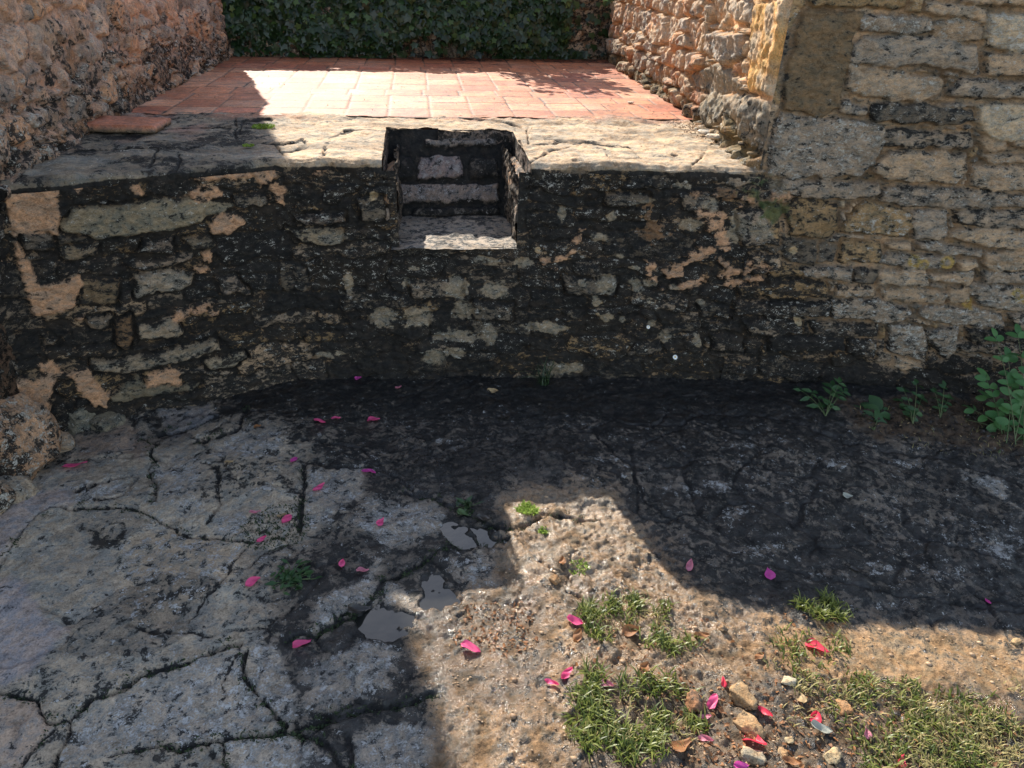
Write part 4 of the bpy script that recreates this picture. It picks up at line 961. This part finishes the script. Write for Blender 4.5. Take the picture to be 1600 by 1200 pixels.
def ip(x, z, rg):
    edge = .04+.05*math.sin(x*5)+.04*math.sin(x*13+1)+(.10 if -.2 < x < .35 else 0)
    if z < ZT+edge and rg.rand() > .12: return False
    if x > 1.18 and z > .99 and rg.rand() > .04: return False      # bare stones at the right end
    if x < -1.12 and z < 1.12 and rg.rand() > .3: return False
    return True
ivy_mesh('foliage', 5200, M_ivy, iv, (-1.5, 1.62), (ZT+.01, 1.46), 41, pred=ip)
ivy_mesh('young_leaves', 420, M_ivyn, iv, (-1.3, 1.5), (ZT+.05, 1.45), 42, (.03, .055), pred=ip, depth=.19)
vp = []
for k in range(40):
    x = rng.uniform(-1.2, 1.1); pts = []; z = ZT+.02
    while z < 1.4: pts.append((x, BA[1]+(x-BA[0])*.0917-.03-rng.uniform(0, .02), z)); z += .07; x += rng.normal()*.03
    vp.append((pts, .006, .003))
tube('vines', vp, M_stem, iv)
# leafy twigs added out of view, casting an overhanging tree's shadow on the terrace
its = []; vp = []
for k in range(44):
    x0 = rng.uniform(.35, .9); z = 1.35; x = x0; y = 6.1; pts = []
    top = rng.uniform(1.65, 2.05)
    while z < top: pts.append((x, y, z)); z += .05; x += rng.normal()*.018; y -= .004+rng.normal()*.012
    vp.append((pts, .004, .0015))
    for p in pts[2:]:
        for j in range(3):
            if abs(p[2]-1.84) > .17 and rng.rand() > .25: continue
            d = rng.normal(size=3); its.append((np.array(p)+d*.02, d, rng.normal(size=3), rng.uniform(.045, .08), .055))
leafset('shadow_leaves', its, RND, M_ivy, iv); tube('shadow_twigs', vp, M_stem, iv)
# ---- placing on the ground
def on_ground(px_, py_, up=.0):
    w = at_z(px_, py_, 0.); g = gz(w[0], w[1]); w = at_z(px_, py_, g); return np.array([w[0], w[1], gz(w[0], w[1])+up])
# ---- petals
M_pet = [simple('pink_petal', (.62, .04, .16), (.85, .13, .30), 60, .45, .0005, .35), simple('magenta_petal', (.45, .03, .22), (.7, .10, .40), 60, .45, .0005, .3),
         simple('red_petal', (.62, .02, .06), (.82, .08, .13), 60, .45, .0005, .35)]
M_pale = simple('faded_petal', (.45, .12, .16), (.78, .30, .38), 90, .5, .0005, .35)
def petal_mesh(seed, L, W, bend, curl, mat):
    rg = np.random.RandomState(seed); nu, nv = 11, 9; V = np.zeros((nu, nv, 3))
    for i in range(nu):
        t = i/(nu-1); w = (math.sin(math.pi*min(1, t**.75*1.0))**.6 if 0 < t < 1 else 0)*(1-.35*t)+.02
        for j in range(nv):
            s = j/(nv-1)*2-1; a = s*curl*(1+.3*math.sin(t*5+seed))
            rad = W*.5/max(curl, .2)
            V[i, j] = (t-.5)*L+.0*s, math.sin(a)*rad*w, (1-math.cos(a))*rad*w+bend*L*(t-.5)**2+.0025*math.sin(7*t+3*s+seed)
    V[..., 2] -= V[..., 2].min()-.001
    idx = np.arange(nu*nv).reshape(nu, nv); q = np.stack([idx[:-1, :-1], idx[:-1, 1:], idx[1:, 1:], idx[1:, :-1]], -1).reshape(-1, 4)
    return raw_mesh('petal', V.reshape(-1, 3), [q])
PET = [  # x, y, length m, material, rot deg, label
 (118,730,.075,0,5,'largest hot pink petal, lying by the rough footing stones at the far left'),
 (459,721,.040,1,70,'upright magenta petal near the top left corner of the pale flagstone'),
 (499,764,.042,0,40,'crumpled pink petal in the middle of the pale flagstone'),
 (576,740,.045,1,-15,'magenta petal on the right edge of the pale flagstone'),
 (499,662,.040,0,-10,'pink petal with a second one close behind it, on dark paving left of centre'),
 (525,656,.032,0,20,'small pink petal just behind another one on dark paving left of centre'),
 (584,658,.045,0,0,'flat pink petal lying alone on dark paving below the niche'),
 (560,593,.036,1,60,'magenta petal lying closest to the foot of the black wall'),
 (623,608,.034,1,50,'pale magenta petal near the wall foot, right of another petal'),
 (399,803,.032,0,0,'small dull pink petal at the left end of the moss patch'),
 (448,814,.040,0,60,'folded pink petal standing on the dark moss patch'),
 (409,845,.030,0,40,'tiny pink petal in front of the dark moss patch'),
 (396,911,.040,0,25,'pink petal left of the bushy dark weed on the flagstones'),
 (535,882,.026,0,80,'tiny reddish pink petal on whitish stone right of the dark weed'),
 (595,818,.032,0,60,'round pink petal on white crusted stone left of the far puddle'),
 (567,895,.034,0,-10,'dull rose petal on stone just above the largest puddle'),
 (472,1007,.048,0,35,'narrow pink petal lying by the dark joint of the near flagstones'),
 (735,1015,.050,0,-25,'bright pink curled petal in sun on the clump of dead leaves'),
 (897,972,.042,0,-20,'crimson pink petal at the left edge of the upper grass tuft'),
 (884,1056,.044,0,45,'slim pink petal leaning up on wet mud in the sun'),
 (862,1070,.034,0,-30,'small pink petal flat on wet mud beside a slim leaning petal'),
 (947,1072,.038,0,-30,'pale pink petal at the top edge of the big lower grass tuft'),
 (1077,885,.040,0,60,'rose petal in shade just beyond the sunlit edge'),
 (1201,899,.042,1,80,'crumpled magenta petal alone in the shade on the right side'),
 (1277,1012,.058,2,-40,'big red petal in sun on the strip of grass'),
 (1131,1068,.026,2,85,'tiny crimson petal above the brown broken stones'),
 (1113,1099,.042,0,50,'pink petal resting on the rounded brown stone'),
 (1100,1123,.032,0,0,'small rose petal on mud in front of the rounded brown stone'),
 (1194,1117,.036,2,-50,'crimson petal right of the broken tan stones'),
 (1275,1125,.042,2,60,'red petal standing in grass by the grey curled leaf'),
 (1103,1155,.034,0,-20,'pale pink petal lying among grass blades near the brown leaf'),
 (1178,1163,.052,2,-35,'red petal lying on the pale stone at the bottom edge'),
 (1352,1147,.030,2,70,'small faded red petal in the yellowish grass'),
 (1408,1188,.032,2,50,'red petal in the grass nearest the bottom right corner'),
 (1157,1197,.034,1,0,'magenta petal cut by the bottom edge of the photo'),
 (1541,948,.032,1,0,'faint dark magenta petal in deep shade at the far right')]
for i, (a_, b_, L, mi, rot, lab) in enumerate(PET):
    p = on_ground(a_, b_); L *= 1.15; me = petal_mesh(i*7+3, L, L*(.5+.28*rng.rand()), rng.uniform(-.2, .5), rng.uniform(.5, 1.25), None)
    o = link('petal', me, M_pale if any(t in lab for t in ('pale', 'faded', 'dull', 'rose')) and 'flagstone' not in lab and 'bottom' not in lab else M_pet[mi]); o.location = p+np.array([0, 0, .004]); o.rotation_euler = (rng.normal()*.22, rng.normal()*.22, math.radians(rot))
    tag(o, lab, 'petal', 'fallen pink petals')
# ---- dry leaves
M_dry = simple('dry_leaf', (.16, .07, .03), (.34, .15, .055), 60, .6, .001, .2)
M_tan = simple('tan_leaf', (.30, .20, .10), (.42, .30, .16), 60, .6, .001, .2)
M_grn = simple('fallen_green_leaf', (.05, .09, .03), (.09, .14, .05), 60, .5, .001, .2)
M_gry = simple('grey_leaf', (.24, .25, .20), (.36, .36, .30), 60, .55, .001, .1)
M_drk = simple('soaked_leaf', (.02, .018, .016), (.05, .042, .035), 60, .2, .001, .0)
LV = [(1094,996,.045,M_dry,0,'orange brown leaf lying between the grass tufts in the sun'), (1186,1029,.034,M_dry,20,'small rust coloured leaf on bare mud left of the grass strip'),
 (1251,1093,.040,M_tan,80,'tan leaf standing upright in the grass strip'), (1006,1044,.040,M_dry,50,'rusty leaf above the big lower grass tuft'), (1066,1166,.065,M_dry,30,'broad brown leaf flat beside the lower grass tuft'),
 (1450,1102,.05,M_tan,0,'tan leaf half buried in yellowish grass on the right'), (1236,1192,.045,M_dry,-20,'orange leaf on wet mud at the bottom edge'), (902,996,.045,M_dry,60,'orange leaf curled up under the upper grass tuft'),
 (879,879,.035,M_dry,80,'small brown leaf at the crack in the sunlit stone'), (987,987,.060,M_dry,10,'dark red brown leaf between the two upper grass tufts'), (562,967,.075,M_drk,30,'black soaked leaf lying at the left edge of the largest puddle'),
 (725,804,.055,M_grn,0,'fallen green leaf beside the far puddle'), (757,812,.06,M_drk,-30,'dark soaked leaf hanging into the far puddle'), (770,609,.05,M_tan,-20,'lobed pale leaf at the foot of the wall under the niche'),
 (787,654,.055,M_drk,-20,'brown leaf on dark paving in front of the wall grass'), (1322,778,.042,M_gry,0,'round grey green leaf alone on the dark paving'), (403,668,.03,M_dry,0,'small orange leaf on the flagstones near the left wall'),
 (358,724,.03,M_tan,10,'small ochre leaf on the flagstones near the pale slab'), (1281,1139,.06,M_gry,-15,'silvery curled leaf below the red petal in the grass'), (1337,893,.045,M_drk,-10,'dull leaf in shade right of the crumpled petal'),
 (440,808,.03,M_tan,30,'little yellow brown leaf on the moss patch')]
for i, (a_, b_, L, mt_, rot, lab) in enumerate(LV):
    p = on_ground(a_, b_); me = petal_mesh(500+i, L, L*.62, rng.uniform(.1, .7), rng.uniform(.4, .9), None); me.name = 'fallen_leaf'
    o = link('fallen_leaf', me, mt_); o.location = p+np.array([0, 0, .003]); o.rotation_euler = (rng.normal()*.2, rng.normal()*.2, math.radians(rot)); tag(o, lab, 'leaf', 'fallen leaves')
# ---- stones in the wet corner
M_loose = rock('loose_stone', pale=(.5, .42, .3), rough=.8, bump=.7)
ST = [(1086,1100,(.075,.06,.05),(.28,.15,.08),'rounded reddish brown stone with a pink petal on it'), (1160,1092,(.10,.075,.05),(.32,.22,.12),'larger rough tan stone at the back of the broken pair'),
 (1170,1136,(.10,.06,.045),(.42,.27,.14),'sharp edged orange tan stone in front of the broken pair'), (1233,1067,(.05,.04,.02),(.48,.42,.30),'smooth pale round pebble beside the grass strip'),
 (1318,1106,(.055,.045,.03),(.34,.20,.10),'brown stone half hidden in grass right of the red petal'), (1175,1183,(.07,.055,.035),(.46,.38,.26),'pale stone under the red petal at the bottom edge'),
 (1302,1182,(.065,.04,.02),(.5,.38,.22),'flat cream stone in the wet mud at the bottom'), (1233,1158,(.03,.025,.015),(.5,.38,.22),'small cream pebble in the bottom puddle'),
 (1585,1006,(.045,.03,.02),(.46,.33,.18),'small tan stone at the shadow line on the far right'), (866,908,(.04,.04,.03),(.36,.22,.11),'small brown stone in the mud at the middle of the sunlit patch'),
 (1130,985,(.03,.03,.02),(.34,.22,.12),'tiny brown stone by the upper right grass'), (1222,1178,(.04,.03,.015),(.36,.24,.13),'wet tan pebble near the bottom orange leaf')]
for i, (a_, b_, sz, c_, lab) in enumerate(ST):
    p = on_ground(a_, b_); sz = tuple(.84*q for q in sz); me = lump_mesh('loose_stone', (0, 0, sz[2]*.25), sz, 600+i, c_, .12, .1, .2, 4, .5, .2, rng.uniform(0, 3))
    o = link('loose_stone', me, M_loose); o.location = p; tag(o, lab, 'stone', 'loose stones in the mud')
for i, (a_, b_, sz, lab) in enumerate(((1112,209,(.13,.05,.022),'white flat stone chip, left of the pair on the coping by the quoin'), (1124,216,(.11,.045,.022),'white knobbly stone chip, right of the pair on the coping by the quoin'),
                                       (985,162,(.035,.025,.012),'tiny white pebble alone on the sunlit terracotta tiles'))):
    p = at_z(a_, b_, ZT+.01); o = link('stone_chip', lump_mesh('stone_chip', (0, 0, 0), sz, 650+i, (.55, .5, .42), .02, .1, .25, 4, .5, 0, -.25), M_loose); o.location = p+np.array([0, 0, .006]); tag(o, lab, 'stone', 'white chips on the terrace')
# ---- loose terracotta tile on the left coping
def tile_obj():
    w, d_, t = .40, .19, .028; nx_, ny_, nz_ = 60, 30, 5
    import bmesh
    bm = bmesh.new(); bmesh.ops.create_cube(bm, size=1); bmesh.ops.scale(bm, vec=(w, d_, t), verts=bm.verts)
    bmesh.ops.bevel(bm, geom=bm.edges[:], offset=.003, segments=2, affect='EDGES'); bmesh.ops.subdivide_edges(bm, edges=[e for e in bm.edges if e.calc_length() > .05], cuts=28, use_grid_fill=True)
    V = np.array([v.co[:] for v in bm.verts]); V = V+.004*np.stack([fbm(V[:, 1]*1+V[:, 2], V[:, 2], 18, 3, 1), fbm(V[:, 0], V[:, 2], 18, 3, 2), .35*fbm(V[:, 0], V[:, 1], 8, 3, 3)], -1)
    for v, c_ in zip(bm.verts, V): v.co = c_
    me = bpy.data.meshes.new('terracotta_tile'); bm.to_mesh(me); bm.free(); me.polygons.foreach_set('use_smooth', [True]*len(me.polygons))
    top = V[:, 2] > .008; C = np.where(top[:, None], [.40, .165, .10], [.34, .27, .2]); setattr_col(me, 'Col', C)
    setattr_col(me, 'Msk', np.stack([np.where(top, .12, .42), np.where(top, .02, .2), top*0., top*0.], -1)); return me
p = at_z(178, 192, ZT+.03); o = link('terracotta_tile', tile_obj(), M_tile); o.location = (p[0], p[1], ZT+.026); o.rotation_euler = (0, .01, math.radians(-4)); tag(o, 'loose terracotta tile lying on the coping against the left wall', 'tile')
# ---- grass
M_grass = simple('grass_blade', (.05, .085, .012), (.24, .26, .06), 30, .42, .0005, .35)
M_straw = simple('dry_grass', (.17, .16, .05), (.36, .29, .12), 30, .6, .0005, .2)
def blades(name, spots, mat, seed, width=.0022):
    """spots: (x, y, z, spread, n, hmin, hmax)"""
    rg = np.random.RandomState(seed); V = []; Fq = []; Ft = []
    for (x, y, z, sp, n, h0, h1) in spots:
        for k in range(n):
            a_ = rg.uniform(0, 6.283); r = sp*math.sqrt(rg.rand()); bx, by = x+math.cos(a_)*r, y+math.sin(a_)*r
            bz = gz(bx, by)-.002 if z is None else z
            hgt = rg.uniform(h0, h1); az = rg.uniform(0, 6.283); ln = rg.uniform(.3, 1.3)*hgt; dx, dy = math.cos(az), math.sin(az); w = width*rg.uniform(.7, 1.4)
            b = len(V)
            for i, t in enumerate((0, .35, .7)):
                cx, cy, cz = bx+dx*ln*t*t, by+dy*ln*t*t, bz+hgt*(t-.28*t*t*ln/hgt); ww = w*(1-.5*t)
                V.append((cx-dy*ww, cy+dx*ww, cz)); V.append((cx+dy*ww, cy-dx*ww, cz+.0006))
            V.append((bx+dx*ln, by+dy*ln, bz+hgt*(1-.4*ln/hgt)))
            Fq += [[b, b+1, b+3, b+2], [b+2, b+3, b+5, b+4]]; Ft.append([b+4, b+5, b+6])
    return link(name, raw_mesh(name, np.array(V), [np.array(Fq), np.array(Ft)], False), mat)
def scatter(poly, n, seed, sp=.03, nb=26, h0=.012, h1=.04, thr=None, sc=9):
    rg = np.random.RandomState(seed); poly = np.array(poly, float); out = []; lo, hi = poly.min(0), poly.max(0); t = 0
    while len(out) < n and t < n*40:
        t += 1; q = rg.uniform(lo, hi)
        if poly_sd(np.array([q[0]]), np.array([q[1]]), poly)[0] > 0: continue
        w = at_z(*q); w = at_z(*q, gz(w[0], w[1]))
        if thr is not None and float(fbm(np.array(w[0]), np.array(w[1]), sc, 3, 31)) < thr: continue
        out.append((w[0], w[1], None, sp, nb, h0, h1))
    return out
T1 = [(895,1090),(930,1050),(1000,1060),(1080,1070),(1110,1130),(1060,1180),(960,1190),(900,1150)]
T2 = [(905,960),(940,935),(1040,930),(1050,985),(1100,1010),(1090,1035),(1000,1000),(920,995)]
T3 = [(1195,1010),(1240,940),(1320,950),(1330,1020),(1370,1060),(1480,1080),(1600,1100),(1640,1210),(1340,1210),(1300,1150),(1280,1060),(1220,1050)]
T4 = [(1240,1040),(1360,1060),(1450,1110),(1600,1130),(1600,1210),(1380,1210),(1330,1150),(1240,1120)]
g1 = blades('grass', scatter(T1, 50, 1, .028, 26, .012, .045, -.05, 20), M_grass, 1); tag(g1, 'dense round tuft of glossy grass at the bottom centre', 'grass', kind='stuff')
g2 = blades('grass', scatter(T2, 40, 2, .022, 20, .010, .036, -.05, 22), M_grass, 2); tag(g2, 'thin grass tuft in the middle of the sunlit mud', 'grass', kind='stuff')
g3 = blades('grass', scatter(T3, 100, 3, .034, 15, .010, .032, .0, 18)+scatter([(1235,940),(1300,935),(1325,965),(1260,965)], 9, 4, .02, 30, .02, .045), M_grass, 3); tag(g3, 'sprawling grass along the lower right, from the shadow edge to the corner', 'grass', kind='stuff')
g4 = blades('dry_grass', scatter(T4, 55, 5, .035, 16, .008, .03)+scatter(T1, 22, 6, .03, 12, .01, .035)+scatter(T2, 16, 7, .025, 10, .01, .03)+scatter(T3, 40, 17, .03, 14, .01, .03)+scatter([(1480,1080),(1640,1070),(1640,1210),(1400,1210)], 30, 8, .035, 18, .01, .03), M_straw, 4, .0016)
tag(g4, 'yellowed dry grass mixed into the grass at the lower right', 'grass', kind='stuff')
g5 = blades('grass', [(*on_ground(850, 600)[:2], None, .02, 46, .05, .16)], M_ivy, 9, .0018); tag(g5, 'long thin dark grass at the foot of the wall below the niche', 'grass', kind='stuff')
g6 = blades('dry_grass', scatter([(1330,640),(1600,640),(1620,720),(1420,700)], 26, 11, .06, 5, .01, .03), M_straw, 12, .001); tag(g6, 'dry straws scattered on the earth under the leafy shrub', 'straw', kind='stuff')
# ---- moss cushions
M_moss = simple('moss', (.10, .17, .012), (.26, .36, .04), 60, .8, .002, .15)
M_dmoss = simple('dark_moss', (.014, .022, .010), (.035, .055, .018), 60, .9, .002, .0)
for a_, b_, zz_, sp_, n_, h1_, mt_, lab in ((824,797,None,.035,420,.018,M_moss,'bright moss cushion at the top left corner of the sunlit patch'), (849,829,None,.014,110,.014,M_moss,'tiny bright moss dot below the larger cushion'),
      (412,200,ZT,.05,420,.014,M_moss,'lime green moss on the shaded coping below the tiles'), (389,230,ZT,.022,130,.012,M_moss,'little moss spot near the edge of the coping'),
      (430,826,None,.11,700,.012,M_dmoss,'flat dark moss patch between the flagstones'), (906,887,None,.03,160,.012,M_moss,'thin moss on the crack in the sunlit stone')):
    if zz_ is None: x_, y_ = on_ground(a_, b_)[:2]
    else: x_, y_ = at_z(a_, b_, zz_)[:2]
    o = blades('moss', [(x_, y_, None if zz_ is None else zz_+.004, sp_, n_, .004, h1_)], mt_, int(a_), .0022); tag(o, lab, 'moss', kind='stuff')
js = []; rg = np.random.RandomState(66)
for ci, dens in ((0, 1.), (2, .6), (3, .7), (6, 1.), (8, 1.6), (9, 2.), (10, 1.6), (12, 1.6), (13, 1.), (14, 1.), (15, 1.), (17, 1.2), (18, 1.2), (20, 1.2), (21, 1.6), (23, 1.4)):
    pts = CRK[ci][0]
    for p, q in zip(pts[:-1], pts[1:]):
        n = int(np.hypot(q[0]-p[0], q[1]-p[1])/9*dens)+1
        for k in range(n):
            t = rg.rand(); x_ = p[0]+(q[0]-p[0])*t+rg.normal()*4; y_ = p[1]+(q[1]-p[1])*t+rg.normal()*3
            if rg.rand() < .3: continue
            w = at_z(x_, y_); js.append((w[0], w[1], None, .014, int(rg.uniform(4, 22)), .002, .011))
o = blades('moss', js, M_dmoss, 67, .0018); tag(o, 'dark moss and soil filling the joints between the flagstones', 'moss', kind='stuff')
# ---- litter
def litter(name, polys, n, mat, seed, lab, smin=.004, smax=.016):
    rg = np.random.RandomState(seed); its = []
    for poly, k in polys:
        for (x_, y_, *_q) in scatter(poly, k, seed+1):
            d = rg.normal(size=3)*np.array([1, 1, .35]); nn = rg.normal(size=3)*.5+np.array([0, 0, 1.]); L = rg.uniform(smin, smax)
            its.append((np.array([x_, y_, gz(x_, y_)+.003]), d, nn, L, L*rg.uniform(.25, .8)))
    o = leafset(name, its, LANCE, mat, None, .4, .5); return tag(o, lab, 'litter', kind='stuff')
P1 = [(720,945),(830,940),(840,1010),(800,1030),(700,1010)]; P2 = [(880,1000),(1130,960),(1250,1100),(1300,1200),(1080,1200),(900,1080)]; P3 = [(1320,640),(1600,620),(1640,720),(1420,705)]
P4 = [(1060,1060),(1340,1080),(1340,1200),(1060,1200)]
litter('leaf_litter', [(P1, 240), (P2, 420), (P4, 380), (T3, 420)], 0, M_dry, 70, 'brown scraps of dead leaves strewn over the sunlit mud', .004, .017)
litter('leaf_litter', [(P3, 420), ([(700,620),(1300,610),(1300,680),(700,680)], 120)], 0, M_drk, 72, 'dark leaf scraps on the earth along the foot of the wall', .006, .02)
litter('leaf_litter', [(P3, 120), (P4, 120), (P1, 40)], 0, M_tan, 74, 'pale scraps of dead leaves on the earth and mud', .003, .012)
# grit on the open mud
gp = []; rg = np.random.RandomState(81); V0, F0 = lump((0, 0, 0), (1, 1, 1), 9, 1, .3)
VV = []; FF = []
for (x_, y_, *_q) in scatter([(790,770),(940,770),(1090,930),(1300,950),(1640,1010),(1640,1200),(800,1200),(700,1080),(700,960),(790,930)], 1500, 82):
    s_ = rg.uniform(.002, .008)*(1+1.5*(rg.rand() > .95)); FF.append(F0+len(VV)*len(V0)); VV.append(V0*s_*np.array([1, rg.uniform(.6, 1), .6])+np.array([x_, y_, gz(x_, y_)+.001]))
me = raw_mesh('gravel', np.concatenate(VV), [np.concatenate(FF)]); o = link('gravel', me, simple('grit', (.22, .13, .07), (.48, .33, .2), 25, .5)); tag(o, 'loose grit on the sunlit muddy paving', 'gravel', kind='stuff')
# ---- weeds
M_leaf = simple('shrub_leaf', (.045, .13, .035), (.09, .20, .06), 14, .5, .0008, .25)
M_weed = simple('weed_leaf', (.02, .06, .018), (.045, .10, .03), 14, .5, .0008, .2)
M_gstem = simple('green_stem', (.06, .10, .03), (.12, .14, .06), 30, .6)
def pinnate(root, tip, n, L, W, rg, sag=.2, stems=None, items=None, shape=RND, end=True):
    root = np.array(root, float); tip = np.array(tip, float); pts = []
    for t in np.linspace(0, 1, 9): p = root+(tip-root)*t; p[2] += sag*np.linalg.norm(tip-root)*4*t*(1-t)*.5; pts.append(p)
    stems.append((pts, .0022, .0009)); ax = tip-root; ax /= np.linalg.norm(ax); side = np.cross(ax, [0, -.5, .85]); side /= np.linalg.norm(side)
    for k in range(n):
        t = .28+.68*k/max(1, n-1); i = t*8; p = pts[int(i)]+(pts[min(8, int(i)+1)]-pts[int(i)])*(i-int(i))
        for s in (-1, 1):
            d = side*s+ax*.45+rg.normal(size=3)*.18; nn = np.array([0, -.55, .8])+rg.normal(size=3)*.3; l = L*rg.uniform(.75, 1.15)
            items.append((p, d, nn, l, l*W))
    if end: items.append((pts[-1], ax+rg.normal(size=3)*.1, np.array([0, -.55, .8])+rg.normal(size=3)*.2, L*1.1, L*1.1*W))
def wall_pt(px_, py_, off):
    """point that shows at px,py, standing off the wall by 'off' metres"""
    u_, z_ = px_to_run(px_, py_); x_, y_ = run_xy(u_); nx_, ny_ = run_n(u_)
    q = at_plane(px_, py_, [x_+nx_*off, y_+ny_*off, 0], [nx_, ny_, 0]); return q
rg = np.random.RandomState(91); st_, it_ = [], []
base = on_ground(1598, 700)
for (tx, ty, off, n_, L) in ((1555,527,.10,4,.040),(1590,522,.08,4,.044),(1540,590,.20,5,.046),(1520,640,.24,3,.040),(1505,655,.25,2,.042),(1580,600,.24,5,.050),(1610,560,.18,5,.05),(1560,650,.26,5,.042),(1600,640,.26,5,.045),
                           (1555,690,.22,4,.034),(1625,600,.24,5,.046),(1540,620,.16,4,.04),(1575,560,.14,4,.046),(1590,670,.28,4,.036),(1640,640,.25,5,.045)):
    tip = wall_pt(tx, ty, off); b2 = base+np.array([rg.normal()*.03, .05+rg.normal()*.03, 0]); pinnate(b2, tip, n_, L, .66, rg, .12, st_, it_)
sh = tag(empty('leafy_shrub'), 'bright green shrub with rounded leaflets growing at the wall foot, right edge', 'shrub')
leafset('foliage', it_, RND, M_leaf, sh); tube('stems', st_, M_gstem, sh)
WE = [((1290,650), [(1250,610),(1262,625),(1268,612),(1300,604),(1312,598),(1318,612)], .045, LANCE, .45, 'feathery weed at the wall foot, leftmost of the weeds under the right wall'),
      ((1365,672), [(1318,650),(1340,638),(1362,632),(1352,662),(1378,640),(1385,655)], .075, OVAL, .62, 'broad leaved dark weed between the feathery weed and the shrub'),
      ((1425,665), [(1412,610),(1432,600),(1440,622),(1418,640),(1405,625)], .032, OVAL, .6, 'upright small leaved weed in the middle of the weeds'),
      ((1470,650), [(1460,612),(1475,605),(1482,622)], .03, OVAL, .6, 'faint dark weed just left of the leafy shrub'),
      ((1420,690), [(1412,678),(1428,675)], .03, OVAL, .6, 'tiny seedling on the earth in front of the weeds'),
      ((1560,708), [(1520,700),(1545,695),(1570,690),(1590,712),(1530,715)], .05, OVAL, .6, 'dark low weed creeping under the leafy shrub')]
for (rx, ry), tips, L, shp, W, lab in WE:
    st_, it_ = [], []; r0 = on_ground(rx, ry)
    for tx, ty in tips: pinnate(r0, wall_pt(tx, ty, .14 if ty < 640 else .22), 3, L, W, rg, .15, st_, it_, shp)
    e_ = tag(empty('weed'), lab, 'weed', 'weeds at the foot of the right wall'); leafset('leaves', it_, shp, M_weed, e_); tube('stems', st_, M_gstem, e_)
for (rx, ry), rad, n_, lab, mt_ in (((455,905), .07, 60, 'bushy dark green weed between the flagstones at left', M_weed), ((730,792), .045, 22, 'dark rosette weed at the far end of the puddles', M_ivy)):
    r0 = on_ground(rx, ry); it_ = []; st_ = []
    for k in range(n_):
        a_ = rg.uniform(0, 6.28); d = np.array([math.cos(a_), math.sin(a_), rg.uniform(.1, .8)]); r_ = rad*rg.rand()
        p = r0+np.array([math.cos(a_*3), math.sin(a_*3), 0])*r_+np.array([0, 0, .004]); L = rg.uniform(.018, .042); it_.append((p, d, np.array([0, 0, 1.])+rg.normal(size=3)*.3, L, L*.4))
        st_.append(([r0+np.array([0, 0, -.004]), p+np.array([0, 0, .002]), p+d*L*.3], .0012, .0008))
    e_ = tag(empty('weed'), lab, 'weed'); leafset('leaves', it_, LANCE, mt_, e_); tube('stems', st_, M_gstem, e_)
# ---- daisies growing out of the wall
M_wh = simple('white_petals', (.7, .7, .68), (.85, .85, .82), 60, .6); M_ye = simple('yellow_centre', (.6, .4, .04), (.8, .55, .05), 60, .7)
for (a_, b_, lab) in ((1055,558,'little white daisy low on the black wall'), (1013,511,'smaller white daisy higher on the black wall, left of the other')):
    c0 = wall_pt(a_, b_, .06); w0 = c0+np.array([.0, .055, -.05]); e_ = tag(empty('daisy'), lab, 'daisy', 'daisies on the wall'); its = []
    fwd = np.array([0, -.8, .6]); sx = np.array([1., 0, 0]); up = np.cross(fwd, sx)*-1; R_ = .011 if a_ > 1030 else .008
    for k in range(13): t = k/13*6.283; d = sx*math.cos(t)+up*math.sin(t); its.append((c0+d*R_*.25, d, fwd, R_*.8, R_*.42))
    leafset('petals', its, OVAL, M_wh, e_, .05, .1)
    me = lump_mesh('centre', c0+fwd*.001, (R_*.7,)*3, 5, (.5, .3, .05), 0, 0, .05, 2); link('centre', me, M_ye, e_); tube('stem', [([w0, (w0+c0)/2+np.array([0, -.01, -.012]), c0], .0008, .0006)], M_gstem, e_)
# ---- crumbs swept to the side of the terrace
VV = []; FF = []
for k in range(900):
    px_ = rng.uniform(1040, 1170); py_ = 178+(px_-1040)*.38+rng.normal()*9; q = at_z(px_, py_, ZT+.004)
    if q[0] > 1.33: continue
    s_ = rng.uniform(.002, .008); FF.append(F0+len(VV)*len(V0)); VV.append(V0*s_+q)
for k in range(260):
    q = np.array([rng.uniform(-1.25, 1.45), rng.uniform(2.95, 5.9), ZT+.012])
    if inside_niche(q[0], q[1], .03): continue
    s_ = rng.uniform(.002, .006); FF.append(F0+len(VV)*len(V0)); VV.append(V0*s_+q)
me = raw_mesh('crumbs', np.concatenate(VV), [np.concatenate(FF)]); o = link('crumbs', me, simple('crumb', (.12, .07, .04), (.36, .24, .15), 25, .8)); tag(o, 'mortar crumbs and dirt scattered on the terrace edge', 'debris', kind='stuff')
